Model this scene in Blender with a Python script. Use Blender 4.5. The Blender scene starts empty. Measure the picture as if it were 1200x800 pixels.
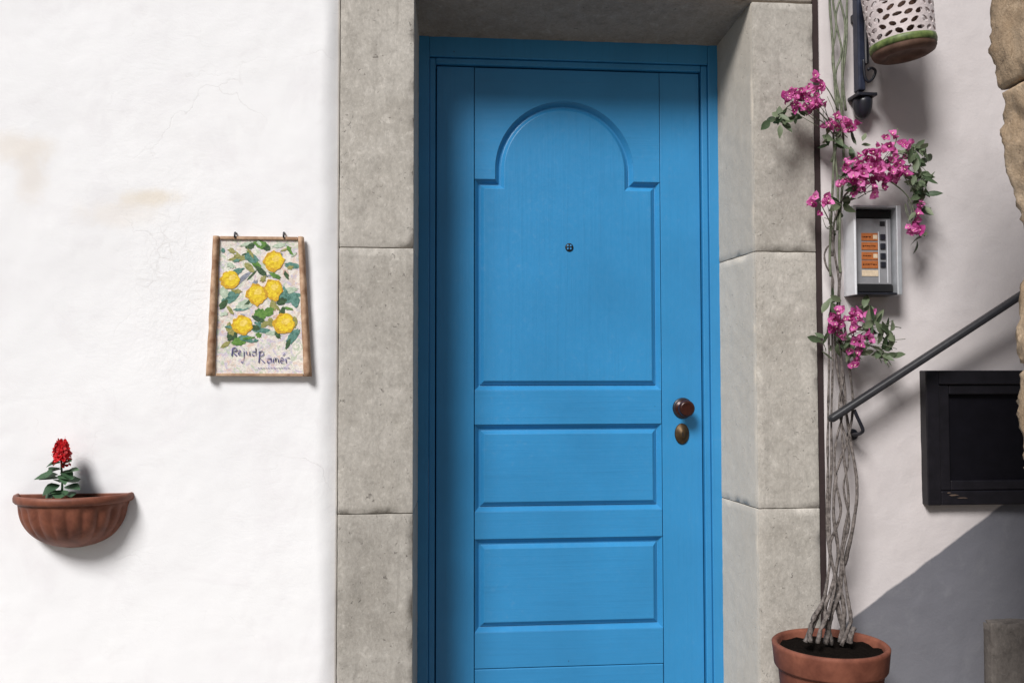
import bpy, bmesh, math, random
from mathutils import Vector, Matrix, noise
random.seed(7)
sc = bpy.context.scene

# ------------------------------------------------------------------ camera
FPX, CAM = 1090.0, Vector((0.0, -1090.0 / 405.0, 1.2))
YAW, PITCH, ROLL = 0.0937, 0.041, -0.0015
_f = Vector((math.sin(YAW) * math.cos(PITCH), math.cos(YAW) * math.cos(PITCH), math.sin(PITCH)))
_r = Vector((math.cos(YAW), -math.sin(YAW), 0.0))
_u = _r.cross(_f)
_r, _u = _r * math.cos(ROLL) + _u * math.sin(ROLL), _u * math.cos(ROLL) - _r * math.sin(ROLL)
cam_data = bpy.data.cameras.new('camera')
cam_data.sensor_width = 36.0
cam_data.lens = 36.0 * FPX / 1200.0
cam_data.clip_start = 0.05
cam_data.clip_end = 500.0
cam = bpy.data.objects.new('camera', cam_data)
sc.collection.objects.link(cam)
cam.matrix_world = Matrix(((_r.x, _u.x, -_f.x, CAM.x), (_r.y, _u.y, -_f.y, CAM.y), (_r.z, _u.z, -_f.z, CAM.z), (0, 0, 0, 1)))
sc.camera = cam

# ------------------------------------------------------------------ sky and sun
SUN_TRAVEL = Vector((0.62, 1.0, -1.08)).normalized()      # the way the light goes
to_sun = -SUN_TRAVEL
world = bpy.data.worlds.new('World')
sc.world = world
world.use_nodes = True
wn = world.node_tree.nodes
sky_tex = wn.new('ShaderNodeTexSky')
sky_tex.sky_type = 'NISHITA'
sky_tex.sun_disc = False
sky_tex.sun_elevation = math.asin(to_sun.z)
sky_tex.sun_rotation = math.atan2(to_sun.x, to_sun.y)
sky_tex.air_density = 1.0
sky_tex.dust_density = 3.0
sky_tex.ozone_density = 1.0
world.node_tree.links.new(sky_tex.outputs[0], wn['Background'].inputs[0])
wn['Background'].inputs[1].default_value = 0.05
sun_data = bpy.data.lights.new('sun', 'SUN')
sun_data.energy = 5.0
sun_data.angle = math.radians(19.0)
sun_data.color = (1.0, 0.985, 0.97)
sun = bpy.data.objects.new('sun', sun_data)
sc.collection.objects.link(sun)
sun.rotation_euler = SUN_TRAVEL.to_track_quat('-Z', 'Y').to_euler()
sun.location = (-2, -4, 6)
sc.view_settings.view_transform = 'Standard'
sc.view_settings.look = 'None'
sc.view_settings.gamma = 1.0
sc.view_settings.exposure = -0.25
sc.view_settings.use_curve_mapping = False

# ------------------------------------------------------------------ helpers
def P(u, v, Y):
    """world point on the plane Y that shows at pixel (u, v) of the 1200x800 photograph"""
    d = _f + _r * ((u - 600.0) / FPX) - _u * ((v - 400.0) / FPX)
    t = (Y - CAM.y) / d.y
    return CAM + d * t

def tag(o, label=None, cat=None, group=None, kind=None):
    if cat and not kind: kind = 'thing'
    if label: o['label'] = label
    if cat: o['category'] = cat
    if group: o['group'] = group
    if kind: o['kind'] = kind
    return o

def link(o, parent=None):
    sc.collection.objects.link(o)
    if parent is not None:
        o.parent = parent
        o.matrix_parent_inverse = parent.matrix_basis.inverted()
    return o

def empty(name, loc, label, cat, group=None):
    o = bpy.data.objects.new(name, None)
    o.empty_display_size = 0.05
    o.location = loc
    sc.collection.objects.link(o)
    return tag(o, label, cat, group)

def mesh(name, verts, faces, mat, parent=None, smooth=False, mats=None, fm=None, fix=True):
    me = bpy.data.meshes.new(name)
    me.from_pydata([tuple(v) for v in verts], [], faces)
    if fix:
        bm = bmesh.new(); bm.from_mesh(me)
        bmesh.ops.recalc_face_normals(bm, faces=bm.faces[:])
        bm.to_mesh(me); bm.free()
    if mats:
        for m in mats: me.materials.append(m)
        if fm:
            for p, i in zip(me.polygons, fm): p.material_index = i
    else:
        me.materials.append(mat)
    if smooth:
        for p in me.polygons: p.use_smooth = True
    return link(bpy.data.objects.new(name, me), parent)

def from_bm(name, bm, mat, parent=None, smooth=False):
    bmesh.ops.recalc_face_normals(bm, faces=bm.faces[:])
    me = bpy.data.meshes.new(name); bm.to_mesh(me); bm.free()
    me.materials.append(mat)
    if smooth:
        for p in me.polygons: p.use_smooth = True
    return link(bpy.data.objects.new(name, me), parent)

def box(name, x0, x1, y0, y1, z0, z1, mat, parent=None, bev=0.0, seg=2):
    bm = bmesh.new()
    bmesh.ops.create_cube(bm, size=1.0)
    for v in bm.verts:
        v.co = Vector(((x0 + x1) / 2 + v.co.x * (x1 - x0), (y0 + y1) / 2 + v.co.y * (y1 - y0), (z0 + z1) / 2 + v.co.z * (z1 - z0)))
    if bev > 0:
        bmesh.ops.bevel(bm, geom=bm.edges[:], offset=bev, segments=seg, affect='EDGES', profile=0.5)
    o = from_bm(name, bm, mat, parent, smooth=False)
    return o

def fnoise(p, s, seed=0.0, oct=3):
    return noise.fractal(Vector((p[0] * s + seed, p[1] * s + seed * 0.7, p[2] * s - seed)), 1.0, 2.0, oct)

def stone_block(name, lo, hi, step, rad, amp, scale, mat, parent=None, seed=0.0, chip=0.0, warp=None):
    """rounded box with an uneven, slightly chipped surface"""
    lo, hi = Vector(lo), Vector(hi)
    n = [max(2, int(round((hi[i] - lo[i]) / step))) for i in range(3)]
    idx, verts, faces = {}, [], []
    ilo, ihi = lo + Vector((rad,) * 3), hi - Vector((rad,) * 3)
    def vid(k):
        if k in idx: return idx[k]
        p = Vector([lo[i] + (hi[i] - lo[i]) * k[i] / n[i] for i in range(3)])
        # pull the outermost rows in so the rounding is resolved
        for i in range(3):
            if k[i] == 1: p[i] = min(p[i], lo[i] + rad)
            if k[i] == n[i] - 1: p[i] = max(p[i], hi[i] - rad)
        q = Vector([min(max(p[i], ilo[i]), ihi[i]) for i in range(3)])
        d = p - q
        nz = sum(1 for i in range(3) if abs(d[i]) > 1e-9)
        dn = d.normalized() if d.length > 1e-9 else Vector((0, 0, 0))
        r = rad
        if nz >= 2 and chip > 0:
            c = fnoise(p, 14.0, seed + 3.1)
            r = rad - chip * max(0.0, c - 0.05) * 2.0
        w = q + dn * r + dn * amp * fnoise(p, scale, seed)
        if warp: w = warp(w)
        idx[k] = len(verts); verts.append(w)
        return idx[k]
    for ax in range(3):
        a, b = (ax + 1) % 3, (ax + 2) % 3
        for side in (0, n[ax]):
            for i in range(n[a]):
                for j in range(n[b]):
                    f = []
                    for (di, dj) in ((0, 0), (1, 0), (1, 1), (0, 1)):
                        k = [0, 0, 0]; k[ax] = side; k[a] = i + di; k[b] = j + dj
                        f.append(vid(tuple(k)))
                    faces.append(f)
    return mesh(name, verts, faces, mat, parent, smooth=True)

def catmull(pts, sub=6):
    out = []
    n = len(pts)
    for i in range(n - 1):
        p0, p1, p2, p3 = pts[max(i - 1, 0)], pts[i], pts[i + 1], pts[min(i + 2, n - 1)]
        for s in range(sub):
            t = s / sub
            out.append(0.5 * ((2 * p1) + (p2 - p0) * t + (2 * p0 - 5 * p1 + 4 * p2 - p3) * t * t + (3 * p1 - p0 - 3 * p2 + p3) * t ** 3))
    out.append(pts[-1].copy())
    return out

def tube_data(pts, radii, n=8, knob=0.0, seed=0.0):
    verts, faces = [], []
    m = len(pts)
    up = Vector((0.31, 0.2, 0.93)).normalized()
    for i, p in enumerate(pts):
        t = (pts[min(i + 1, m - 1)] - pts[max(i - 1, 0)]).normalized()
        a = t.cross(up)
        if a.length < 1e-3: a = t.cross(Vector((1, 0, 0)))
        a.normalize(); b = t.cross(a)
        r = radii[i] if isinstance(radii, (list, tuple)) else radii
        for k in range(n):
            an = 2 * math.pi * k / n
            d = a * math.cos(an) + b * math.sin(an)
            rr = r * (1 + knob * fnoise(p + d * r, 60.0, seed, 2))
            verts.append(p + d * rr)
    for i in range(m - 1):
        for k in range(n):
            k2 = (k + 1) % n
            faces.append((i * n + k, i * n + k2, (i + 1) * n + k2, (i + 1) * n + k))
    faces.append(tuple(range(n - 1, -1, -1)))
    faces.append(tuple((m - 1) * n + k for k in range(n)))
    return verts, faces

def tube(name, pts, radii, mat, parent=None, n=8, sub=0, knob=0.0, seed=0.0):
    pts = [Vector(p) for p in pts]
    if sub:
        k = len(pts)
        new = catmull(pts, sub)
        if isinstance(radii, (list, tuple)):
            rr = []
            for i in range(len(new)):
                t = i / sub
                j = min(int(t), k - 2); fr = t - j
                rr.append(radii[j] * (1 - fr) + radii[j + 1] * fr)
            radii = rr
        pts = new
    v, f = tube_data(pts, radii, n, knob, seed)
    return mesh(name, v, f, mat, parent, smooth=True)

def lathe(name, prof, mat, parent=None, n=64, c=(0, 0, 0), a0=0.0, a1=2 * math.pi, wob=0.0, flute=None, mats=None, fmf=None):
    full = abs(a1 - a0 - 2 * math.pi) < 1e-6
    cols = n if full else n + 1
    verts, faces, fm = [], [], []
    for i, (r, z) in enumerate(prof):
        for k in range(cols):
            a = a0 + (a1 - a0) * k / n
            rr = r
            if flute: rr = flute(r, z, a)
            if wob: rr *= 1 + wob * noise.noise(Vector((math.cos(a) * 1.5, math.sin(a) * 1.5, z * 6)))
            verts.append((c[0] + rr * math.cos(a), c[1] + rr * math.sin(a), c[2] + z))
    for i in range(len(prof) - 1):
        for k in range(n):
            k2 = (k + 1) % cols if full else k + 1
            faces.append((i * cols + k, i * cols + k2, (i + 1) * cols + k2, (i + 1) * cols + k))
            if fmf: fm.append(fmf(i))
    return mesh(name, verts, faces, mat, parent, smooth=True, mats=mats, fm=fm if fmf else None)

# ------------------------------------------------------------------ materials
def new_mat(name, color, rough=0.6, metal=0.0, spec=0.4):
    m = bpy.data.materials.new(name); m.use_nodes = True
    b = m.node_tree.nodes['Principled BSDF']
    b.inputs['Base Color'].default_value = (*color, 1)
    b.inputs['Roughness'].default_value = rough
    b.inputs['Metallic'].default_value = metal
    b.inputs['Specular IOR Level'].default_value = spec
    return m, m.node_tree.nodes, m.node_tree.links, b

def N(nodes, t, **kw):
    n = nodes.new(t)
    for k, v in kw.items():
        if k.startswith('i_'):
            n.inputs[k[2:].replace('_', ' ')].default_value = v
        else: setattr(n, k, v)
    return n

def coords(nodes, links, scale=(1, 1, 1), obj=False):
    tc = N(nodes, 'ShaderNodeTexCoord')
    mp = N(nodes, 'ShaderNodeMapping')
    mp.inputs['Scale'].default_value = scale
    links.new(tc.outputs['Object'], mp.inputs['Vector'])
    return mp.outputs[0]

def ntex(nodes, links, vec, scale, detail=4, rough=0.55, dist=0.0):
    n = N(nodes, 'ShaderNodeTexNoise')
    n.inputs['Scale'].default_value = scale; n.inputs['Detail'].default_value = detail
    n.inputs['Roughness'].default_value = rough; n.inputs['Distortion'].default_value = dist
    links.new(vec, n.inputs['Vector'])
    return n.outputs['Fac']

def ramp(nodes, links, fac, stops, interp='LINEAR'):
    r = N(nodes, 'ShaderNodeValToRGB')
    r.color_ramp.interpolation = interp
    e = r.color_ramp.elements
    while len(e) < len(stops): e.new(0.5)
    for el, (p, c) in zip(e, stops):
        el.position = p
        el.color = (*c, 1) if isinstance(c, (tuple, list)) else (c, c, c, 1)
    links.new(fac, r.inputs[0])
    return r.outputs[0]

def mixc(nodes, links, fac, a, b, blend='MIX'):
    m = N(nodes, 'ShaderNodeMix', data_type='RGBA', blend_type=blend)
    for s, v in ((0, fac), (6, a), (7, b)):
        if hasattr(v, 'is_linked') or hasattr(v, 'links'): links.new(v, m.inputs[s])
        elif s == 0: m.inputs[0].default_value = v
        else: m.inputs[s].default_value = (*v, 1)
    return m.outputs[2]

def math_n(nodes, links, op, a, b=None, c=None):
    m = N(nodes, 'ShaderNodeMath', operation=op)
    for i, v in enumerate((a, b, c)):
        if v is None: continue
        if hasattr(v, 'links'): links.new(v, m.inputs[i])
        else: m.inputs[i].default_value = v
    return m.outputs[0]

def bump(nodes, links, b, h, strength=0.3, dist=0.004, prev=None):
    n = N(nodes, 'ShaderNodeBump')
    n.inputs['Strength'].default_value = strength
    n.inputs['Distance'].default_value = dist
    links.new(h, n.inputs['Height'])
    if prev is not None: links.new(prev, n.inputs['Normal'])
    if b is not None: links.new(n.outputs[0], b.inputs['Normal'])
    return n.outputs[0]

def blob_mask(nodes, links, vec, cx, cz, rx, rz, edge=0.35, noise_out=None, namp=0.8):
    """1 inside an uneven patch of the wall"""
    sep = N(nodes, 'ShaderNodeSeparateXYZ'); links.new(vec, sep.inputs[0])
    dx = math_n(nodes, links, 'MULTIPLY', math_n(nodes, links, 'SUBTRACT', sep.outputs[0], cx), 1.0 / rx)
    dz = math_n(nodes, links, 'MULTIPLY', math_n(nodes, links, 'SUBTRACT', sep.outputs[2], cz), 1.0 / rz)
    d2 = math_n(nodes, links, 'SQRT', math_n(nodes, links, 'ADD', math_n(nodes, links, 'MULTIPLY', dx, dx), math_n(nodes, links, 'MULTIPLY', dz, dz)))
    if noise_out is not None:
        d2 = math_n(nodes, links, 'ADD', d2, math_n(nodes, links, 'MULTIPLY', math_n(nodes, links, 'SUBTRACT', noise_out, 0.5), namp))
    mr = N(nodes, 'ShaderNodeMapRange', interpolation_type='SMOOTHSTEP')
    mr.inputs['From Min'].default_value = 1.0 + edge; mr.inputs['From Max'].default_value = 1.0 - edge
    links.new(d2, mr.inputs['Value'])
    return mr.outputs[0]

def m_plaster_white():
    m, n, l, b = new_mat('white_plaster', (0.8, 0.8, 0.8), 0.9, spec=0.15)
    v = coords(n, l)
    big = ntex(n, l, v, 2.2, 5); mid = ntex(n, l, v, 9.0, 6, 0.65, 0.4); fine = ntex(n, l, v, 160.0, 3, 0.7)
    col = ramp(n, l, big, [(0.3, (0.80, 0.80, 0.815)), (0.7, (0.85, 0.85, 0.86))])
    # brush-worn film: faint grey scuffs
    col = mixc(n, l, ramp(n, l, mid, [(0.60, 0.0), (0.78, 0.55)]), col, (0.73, 0.715, 0.73))
    col = mixc(n, l, ramp(n, l, ntex(n, l, v, 3.6, 7, 0.68, 0.8), [(0.50, 0.0), (0.68, 0.55)]), col, (0.75, 0.735, 0.755))
    # rusty tan stains that the photograph shows
    for (u, vv, ru, rv, c, k) in ((22, 175, 34, 16, (0.72, 0.65, 0.57), 0.5), (38, 205, 14, 30, (0.74, 0.69, 0.64), 0.6),
                                  (176, 233, 30, 9, (0.72, 0.63, 0.50), 0.6), (140, 250, 40, 13, (0.78, 0.73, 0.68), 0.5)):
        p = P(u, vv, 0)
        msk = blob_mask(n, l, v, p.x, p.z, ru / 405.0, rv / 405.0, 0.75, mid, 2.6)
        col = mixc(n, l, math_n(n, l, 'MULTIPLY', msk, k), col, c)
    # flaked, rougher patch left of the lemon tile
    p = P(205, 345, 0)
    flake = blob_mask(n, l, v, p.x, p.z, 0.10, 0.27, 0.55, mid, 1.2)
    vor = N(n, 'ShaderNodeTexVoronoi', feature='DISTANCE_TO_EDGE'); vor.inputs['Scale'].default_value = 26.0
    l.new(v, vor.inputs['Vector'])
    cr = ramp(n, l, vor.outputs['Distance'], [(0.0, 1.0), (0.06, 0.0)])
    crm = math_n(n, l, 'MULTIPLY', math_n(n, l, 'MULTIPLY', cr, flake), ramp(n, l, mid, [(0.45, 0.0), (0.6, 0.5)]))
    col = mixc(n, l, crm, col, (0.60, 0.58, 0.57))
    l.new(col, b.inputs['Base Color'])
    tv = N(n, 'ShaderNodeMapping'); tv.inputs['Scale'].default_value = (1, 1, 1.8); tv.inputs['Rotation'].default_value = (0, 0.5, 0); l.new(v, tv.inputs['Vector'])
    trow = ntex(n, l, tv.outputs[0], 16.0, 8, 0.72, 1.4)
    # hairline cracks
    v3 = N(n, 'ShaderNodeTexVoronoi', feature='DISTANCE_TO_EDGE'); v3.inputs['Scale'].default_value = 2.6
    dv = N(n, 'ShaderNodeVectorMath', operation='ADD'); l.new(v, dv.inputs[0])
    nv = N(n, 'ShaderNodeTexNoise'); nv.inputs['Scale'].default_value = 6.0; nv.inputs['Detail'].default_value = 6.0; l.new(v, nv.inputs['Vector'])
    sv = N(n, 'ShaderNodeVectorMath', operation='SCALE'); sv.inputs['Scale'].default_value = 0.25; l.new(nv.outputs['Color'], sv.inputs[0]); l.new(sv.outputs[0], dv.inputs[1]); l.new(dv.outputs[0], v3.inputs['Vector'])
    hair = math_n(n, l, 'MULTIPLY', ramp(n, l, v3.outputs['Distance'], [(0.0, 1.0), (0.006, 0.0)]), ramp(n, l, big, [(0.52, 0.0), (0.62, 1.0)]))
    col2 = mixc(n, l, math_n(n, l, 'MULTIPLY', hair, 0.35), col, (0.55, 0.53, 0.52))
    l.new(col2, b.inputs['Base Color'])
    h = math_n(n, l, 'ADD', math_n(n, l, 'MULTIPLY', trow, 0.8), math_n(n, l, 'MULTIPLY', fine, 0.22))
    h = math_n(n, l, 'SUBTRACT', h, math_n(n, l, 'MULTIPLY', math_n(n, l, 'ADD', crm, hair), 0.4))
    h = math_n(n, l, 'MULTIPLY', h, ramp(n, l, ntex(n, l, v, 2.0, 5, 0.6, 0.5), [(0.40, 0.25), (0.66, 1.0)]))
    h = math_n(n, l, 'ADD', h, math_n(n, l, 'MULTIPLY', math_n(n, l, 'MULTIPLY', ntex(n, l, v, 60.0, 5, 0.7, 0.5), flake), 1.4))
    bump(n, l, b, h, 0.24, 0.006)
    return m

def m_plaster_right():
    m, n, l, b = new_mat('pinkish_plaster', (0.5, 0.47, 0.47), 0.88, spec=0.2)
    v = coords(n, l)
    big = ntex(n, l, v, 1.7, 5); mid = ntex(n, l, v, 12.0, 6, 0.62, 0.3); fine = ntex(n, l, v, 120.0, 3, 0.7)
    col = ramp(n, l, big, [(0.3, (0.56, 0.515, 0.51)), (0.7, (0.64, 0.60, 0.60))])
    col = mixc(n, l, ramp(n, l, mid, [(0.58, 0.0), (0.75, 0.4)]), col, (0.52, 0.48, 0.48))
    # grey painted dado that climbs with the stair
    sep = N(n, 'ShaderNodeSeparateXYZ'); l.new(v, sep.inputs[0])
    a, c = P(1010, 714, 0.012), P(1158, 602, 0.012)
    k = (c.z - a.z) / (c.x - a.x)
    line = math_n(n, l, 'ADD', math_n(n, l, 'MULTIPLY', math_n(n, l, 'SUBTRACT', sep.outputs[0], a.x), k), a.z)
    d = math_n(n, l, 'SUBTRACT', line, sep.outputs[2])
    d = math_n(n, l, 'ADD', d, math_n(n, l, 'MULTIPLY', math_n(n, l, 'SUBTRACT', mid, 0.5), 0.014))
    mr = N(n, 'ShaderNodeMapRange', interpolation_type='SMOOTHSTEP')
    mr.inputs['From Min'].default_value = -0.004; mr.inputs['From Max'].default_value = 0.006
    l.new(d, mr.inputs['Value'])
    dcol = ramp(n, l, big, [(0.3, (0.135, 0.135, 0.155)), (0.7, (0.19, 0.19, 0.21))])
    dcol = mixc(n, l, ramp(n, l, mid, [(0.55, 0.0), (0.8, 0.35)]), dcol, (0.26, 0.26, 0.27))
    col = mixc(n, l, mr.outputs[0], col, dcol)
    l.new(col, b.inputs['Base Color'])
    h = math_n(n, l, 'ADD', mid, math_n(n, l, 'MULTIPLY', fine, 0.22))
    bump(n, l, b, h, 0.30, 0.008)
    return m

def m_stone(name, c0, c1, dark=(0.10, 0.09, 0.08), sc_=1.0, bumpd=0.004, reveal_light=None):
    m, n, l, b = new_mat(name, c0, 0.85, spec=0.25)
    v = coords(n, l)
    oi = N(n, 'ShaderNodeObjectInfo')
    off = N(n, 'ShaderNodeVectorMath', operation='ADD'); l.new(v, off.inputs[0])
    cmb = N(n, 'ShaderNodeCombineXYZ')
    rnd = math_n(n, l, 'MULTIPLY', oi.outputs['Random'], 30.0)
    for i in range(3): l.new(rnd, cmb.inputs[i])
    l.new(cmb.outputs[0], off.inputs[1]); v2 = off.outputs[0]
    big = ntex(n, l, v2, 4.5 * sc_, 6, 0.62, 0.6); mid = ntex(n, l, v2, 26.0 * sc_, 6, 0.7, 0.5)
    fine = ntex(n, l, v2, 220.0 * sc_, 3, 0.7)
    col = ramp(n, l, big, [(0.28, c0), (0.72, c1)])
    col = mixc(n, l, ramp(n, l, mid, [(0.50, 0.0), (0.70, 0.55)]), col, tuple(x * 0.68 for x in c0))
    col = mixc(n, l, ramp(n, l, mid, [(0.28, 0.7), (0.44, 0.0)]), col, tuple(min(1, x * 1.28) for x in c1))
    vs_ = N(n, 'ShaderNodeMapping'); vs_.inputs['Scale'].default_value = (1, 1, 0.6); l.new(v2, vs_.inputs['Vector'])
    gr = ntex(n, l, vs_.outputs[0], 130.0 * sc_, 4, 0.75, 0.3)
    col = mixc(n, l, ramp(n, l, gr, [(0.50, 0.0), (0.70, 0.38)]), col, tuple(x * 0.6 for x in c0))
    col = mixc(n, l, ramp(n, l, gr, [(0.30, 0.35), (0.46, 0.0)]), col, tuple(min(1, x * 1.35) for x in c1))
    pits = ntex(n, l, v2, 70.0 * sc_, 3, 0.6, 0.8)
    pm = ramp(n, l, pits, [(0.66, 0.0), (0.73, 1.0)])
    col = mixc(n, l, math_n(n, l, 'MULTIPLY', pm, 0.6), col, dark)
    stv = N(n, 'ShaderNodeMapping'); stv.inputs['Scale'].default_value = (1, 1, 0.12); l.new(v2, stv.inputs['Vector'])
    drip = ntex(n, l, stv.outputs[0], 30.0, 5, 0.6, 0.6)
    col = mixc(n, l, math_n(n, l, 'MULTIPLY', ramp(n, l, drip, [(0.54, 0.0), (0.72, 0.55)]), ramp(n, l, big, [(0.35, 0.2), (0.65, 1.0)])), col, tuple(x * 0.62 for x in c0))
    if reveal_light:  # brighter light on the jamb reveals, mixed into the stone colour behind the front face
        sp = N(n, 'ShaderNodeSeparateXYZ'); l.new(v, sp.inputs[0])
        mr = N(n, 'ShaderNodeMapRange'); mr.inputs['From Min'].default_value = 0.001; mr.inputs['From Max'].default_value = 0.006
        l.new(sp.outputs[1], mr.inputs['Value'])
        col = mixc(n, l, math_n(n, l, 'MULTIPLY', mr.outputs[0], 0.6), col, reveal_light)
    hsv = N(n, 'ShaderNodeHueSaturation'); l.new(col, hsv.inputs['Color'])
    val = math_n(n, l, 'ADD', math_n(n, l, 'MULTIPLY', oi.outputs['Random'], 0.24), 0.88)
    l.new(val, hsv.inputs['Value'])
    l.new(hsv.outputs[0], b.inputs['Base Color'])
    h = math_n(n, l, 'ADD', math_n(n, l, 'MULTIPLY', mid, 0.55), math_n(n, l, 'MULTIPLY', math_n(n, l, 'ADD', fine, gr), 0.28))
    h = math_n(n, l, 'SUBTRACT', h, math_n(n, l, 'MULTIPLY', pm, 0.7))
    bump(n, l, b, h, 0.5, bumpd)
    return m

def m_paint(name, c, rough=0.38, grain=(120, 120, 3)):
    m, n, l, b = new_mat(name, c, rough, spec=0.45)
    v = coords(n, l, grain)
    v1 = coords(n, l)
    g = ntex(n, l, v, 1.0, 4, 0.6, 0.2); big = ntex(n, l, v1, 3.0, 4)
    col = ramp(n, l, big, [(0.3, tuple(x * 0.9 for x in c)), (0.7, tuple(min(1, x * 1.08) for x in c))])
    col = mixc(n, l, ramp(n, l, g, [(0.52, 0.0), (0.8, 0.32)]), col, tuple(x * 0.72 for x in c))
    l.new(col, b.inputs['Base Color'])
    dust = ntex(n, l, v1, 55.0, 6, 0.75, 0.4)
    col = mixc(n, l, math_n(n, l, 'MULTIPLY', ramp(n, l, dust, [(0.56, 0.0), (0.74, 1.0)]), ramp(n, l, big, [(0.42, 0.0), (0.7, 0.22)])), col, (0.22, 0.36, 0.46))
    chipn = ntex(n, l, v1, 38.0, 2, 0.5, 0.2)
    col = mixc(n, l, ramp(n, l, chipn, [(0.795, 0.0), (0.81, 0.7)]), col, (0.02, 0.07, 0.15))
    l.new(col, b.inputs['Base Color'])
    l.new(ramp(n, l, dust, [(0.3, rough - 0.08), (0.7, rough + 0.14)]), b.inputs['Roughness'])
    wav = ntex(n, l, v1, 14.0, 4, 0.6, 0.6)
    nb = bump(n, l, None, wav, 0.10, 0.004)
    bump(n, l, b, g, 0.28, 0.0018, nb)
    return m

def m_simple(name, c, rough=0.6, metal=0.0, var=0.18, scale=40.0, bd=0.002, bs=0.3, spec=0.4, c2=None):
    m, n, l, b = new_mat(name, c, rough, metal, spec)
    v = coords(n, l)
    t = ntex(n, l, v, scale, 5, 0.62, 0.3)
    lo = tuple(x * (1 - var) for x in c); hi = c2 if c2 else tuple(min(1, x * (1 + var)) for x in c)
    l.new(ramp(n, l, t, [(0.3, lo), (0.7, hi)]), b.inputs['Base Color'])
    if bd: bump(n, l, b, t, bs, bd)
    return m

def m_leaf(name, c, c2, rough=0.5, trans=0.25):
    m, n, l, b = new_mat(name, c, rough, spec=0.35)
    oi = N(n, 'ShaderNodeObjectInfo')
    v = coords(n, l)
    t = ntex(n, l, v, 90.0, 3)
    f = math_n(n, l, 'ADD', math_n(n, l, 'MULTIPLY', oi.outputs['Random'], 0.8), math_n(n, l, 'MULTIPLY', t, 0.3))
    col = ramp(n, l, f, [(0.1, c), (0.9, c2)])
    l.new(col, b.inputs['Base Color'])
    tr = N(n, 'ShaderNodeBsdfTranslucent'); l.new(col, tr.inputs['Color'])
    ms = N(n, 'ShaderNodeMixShader'); ms.inputs[0].default_value = trans
    l.new(b.outputs[0], ms.inputs[1]); l.new(tr.outputs[0], ms.inputs[2])
    l.new(ms.outputs[0], n['Material Output'].inputs['Surface'])
    return m

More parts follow.
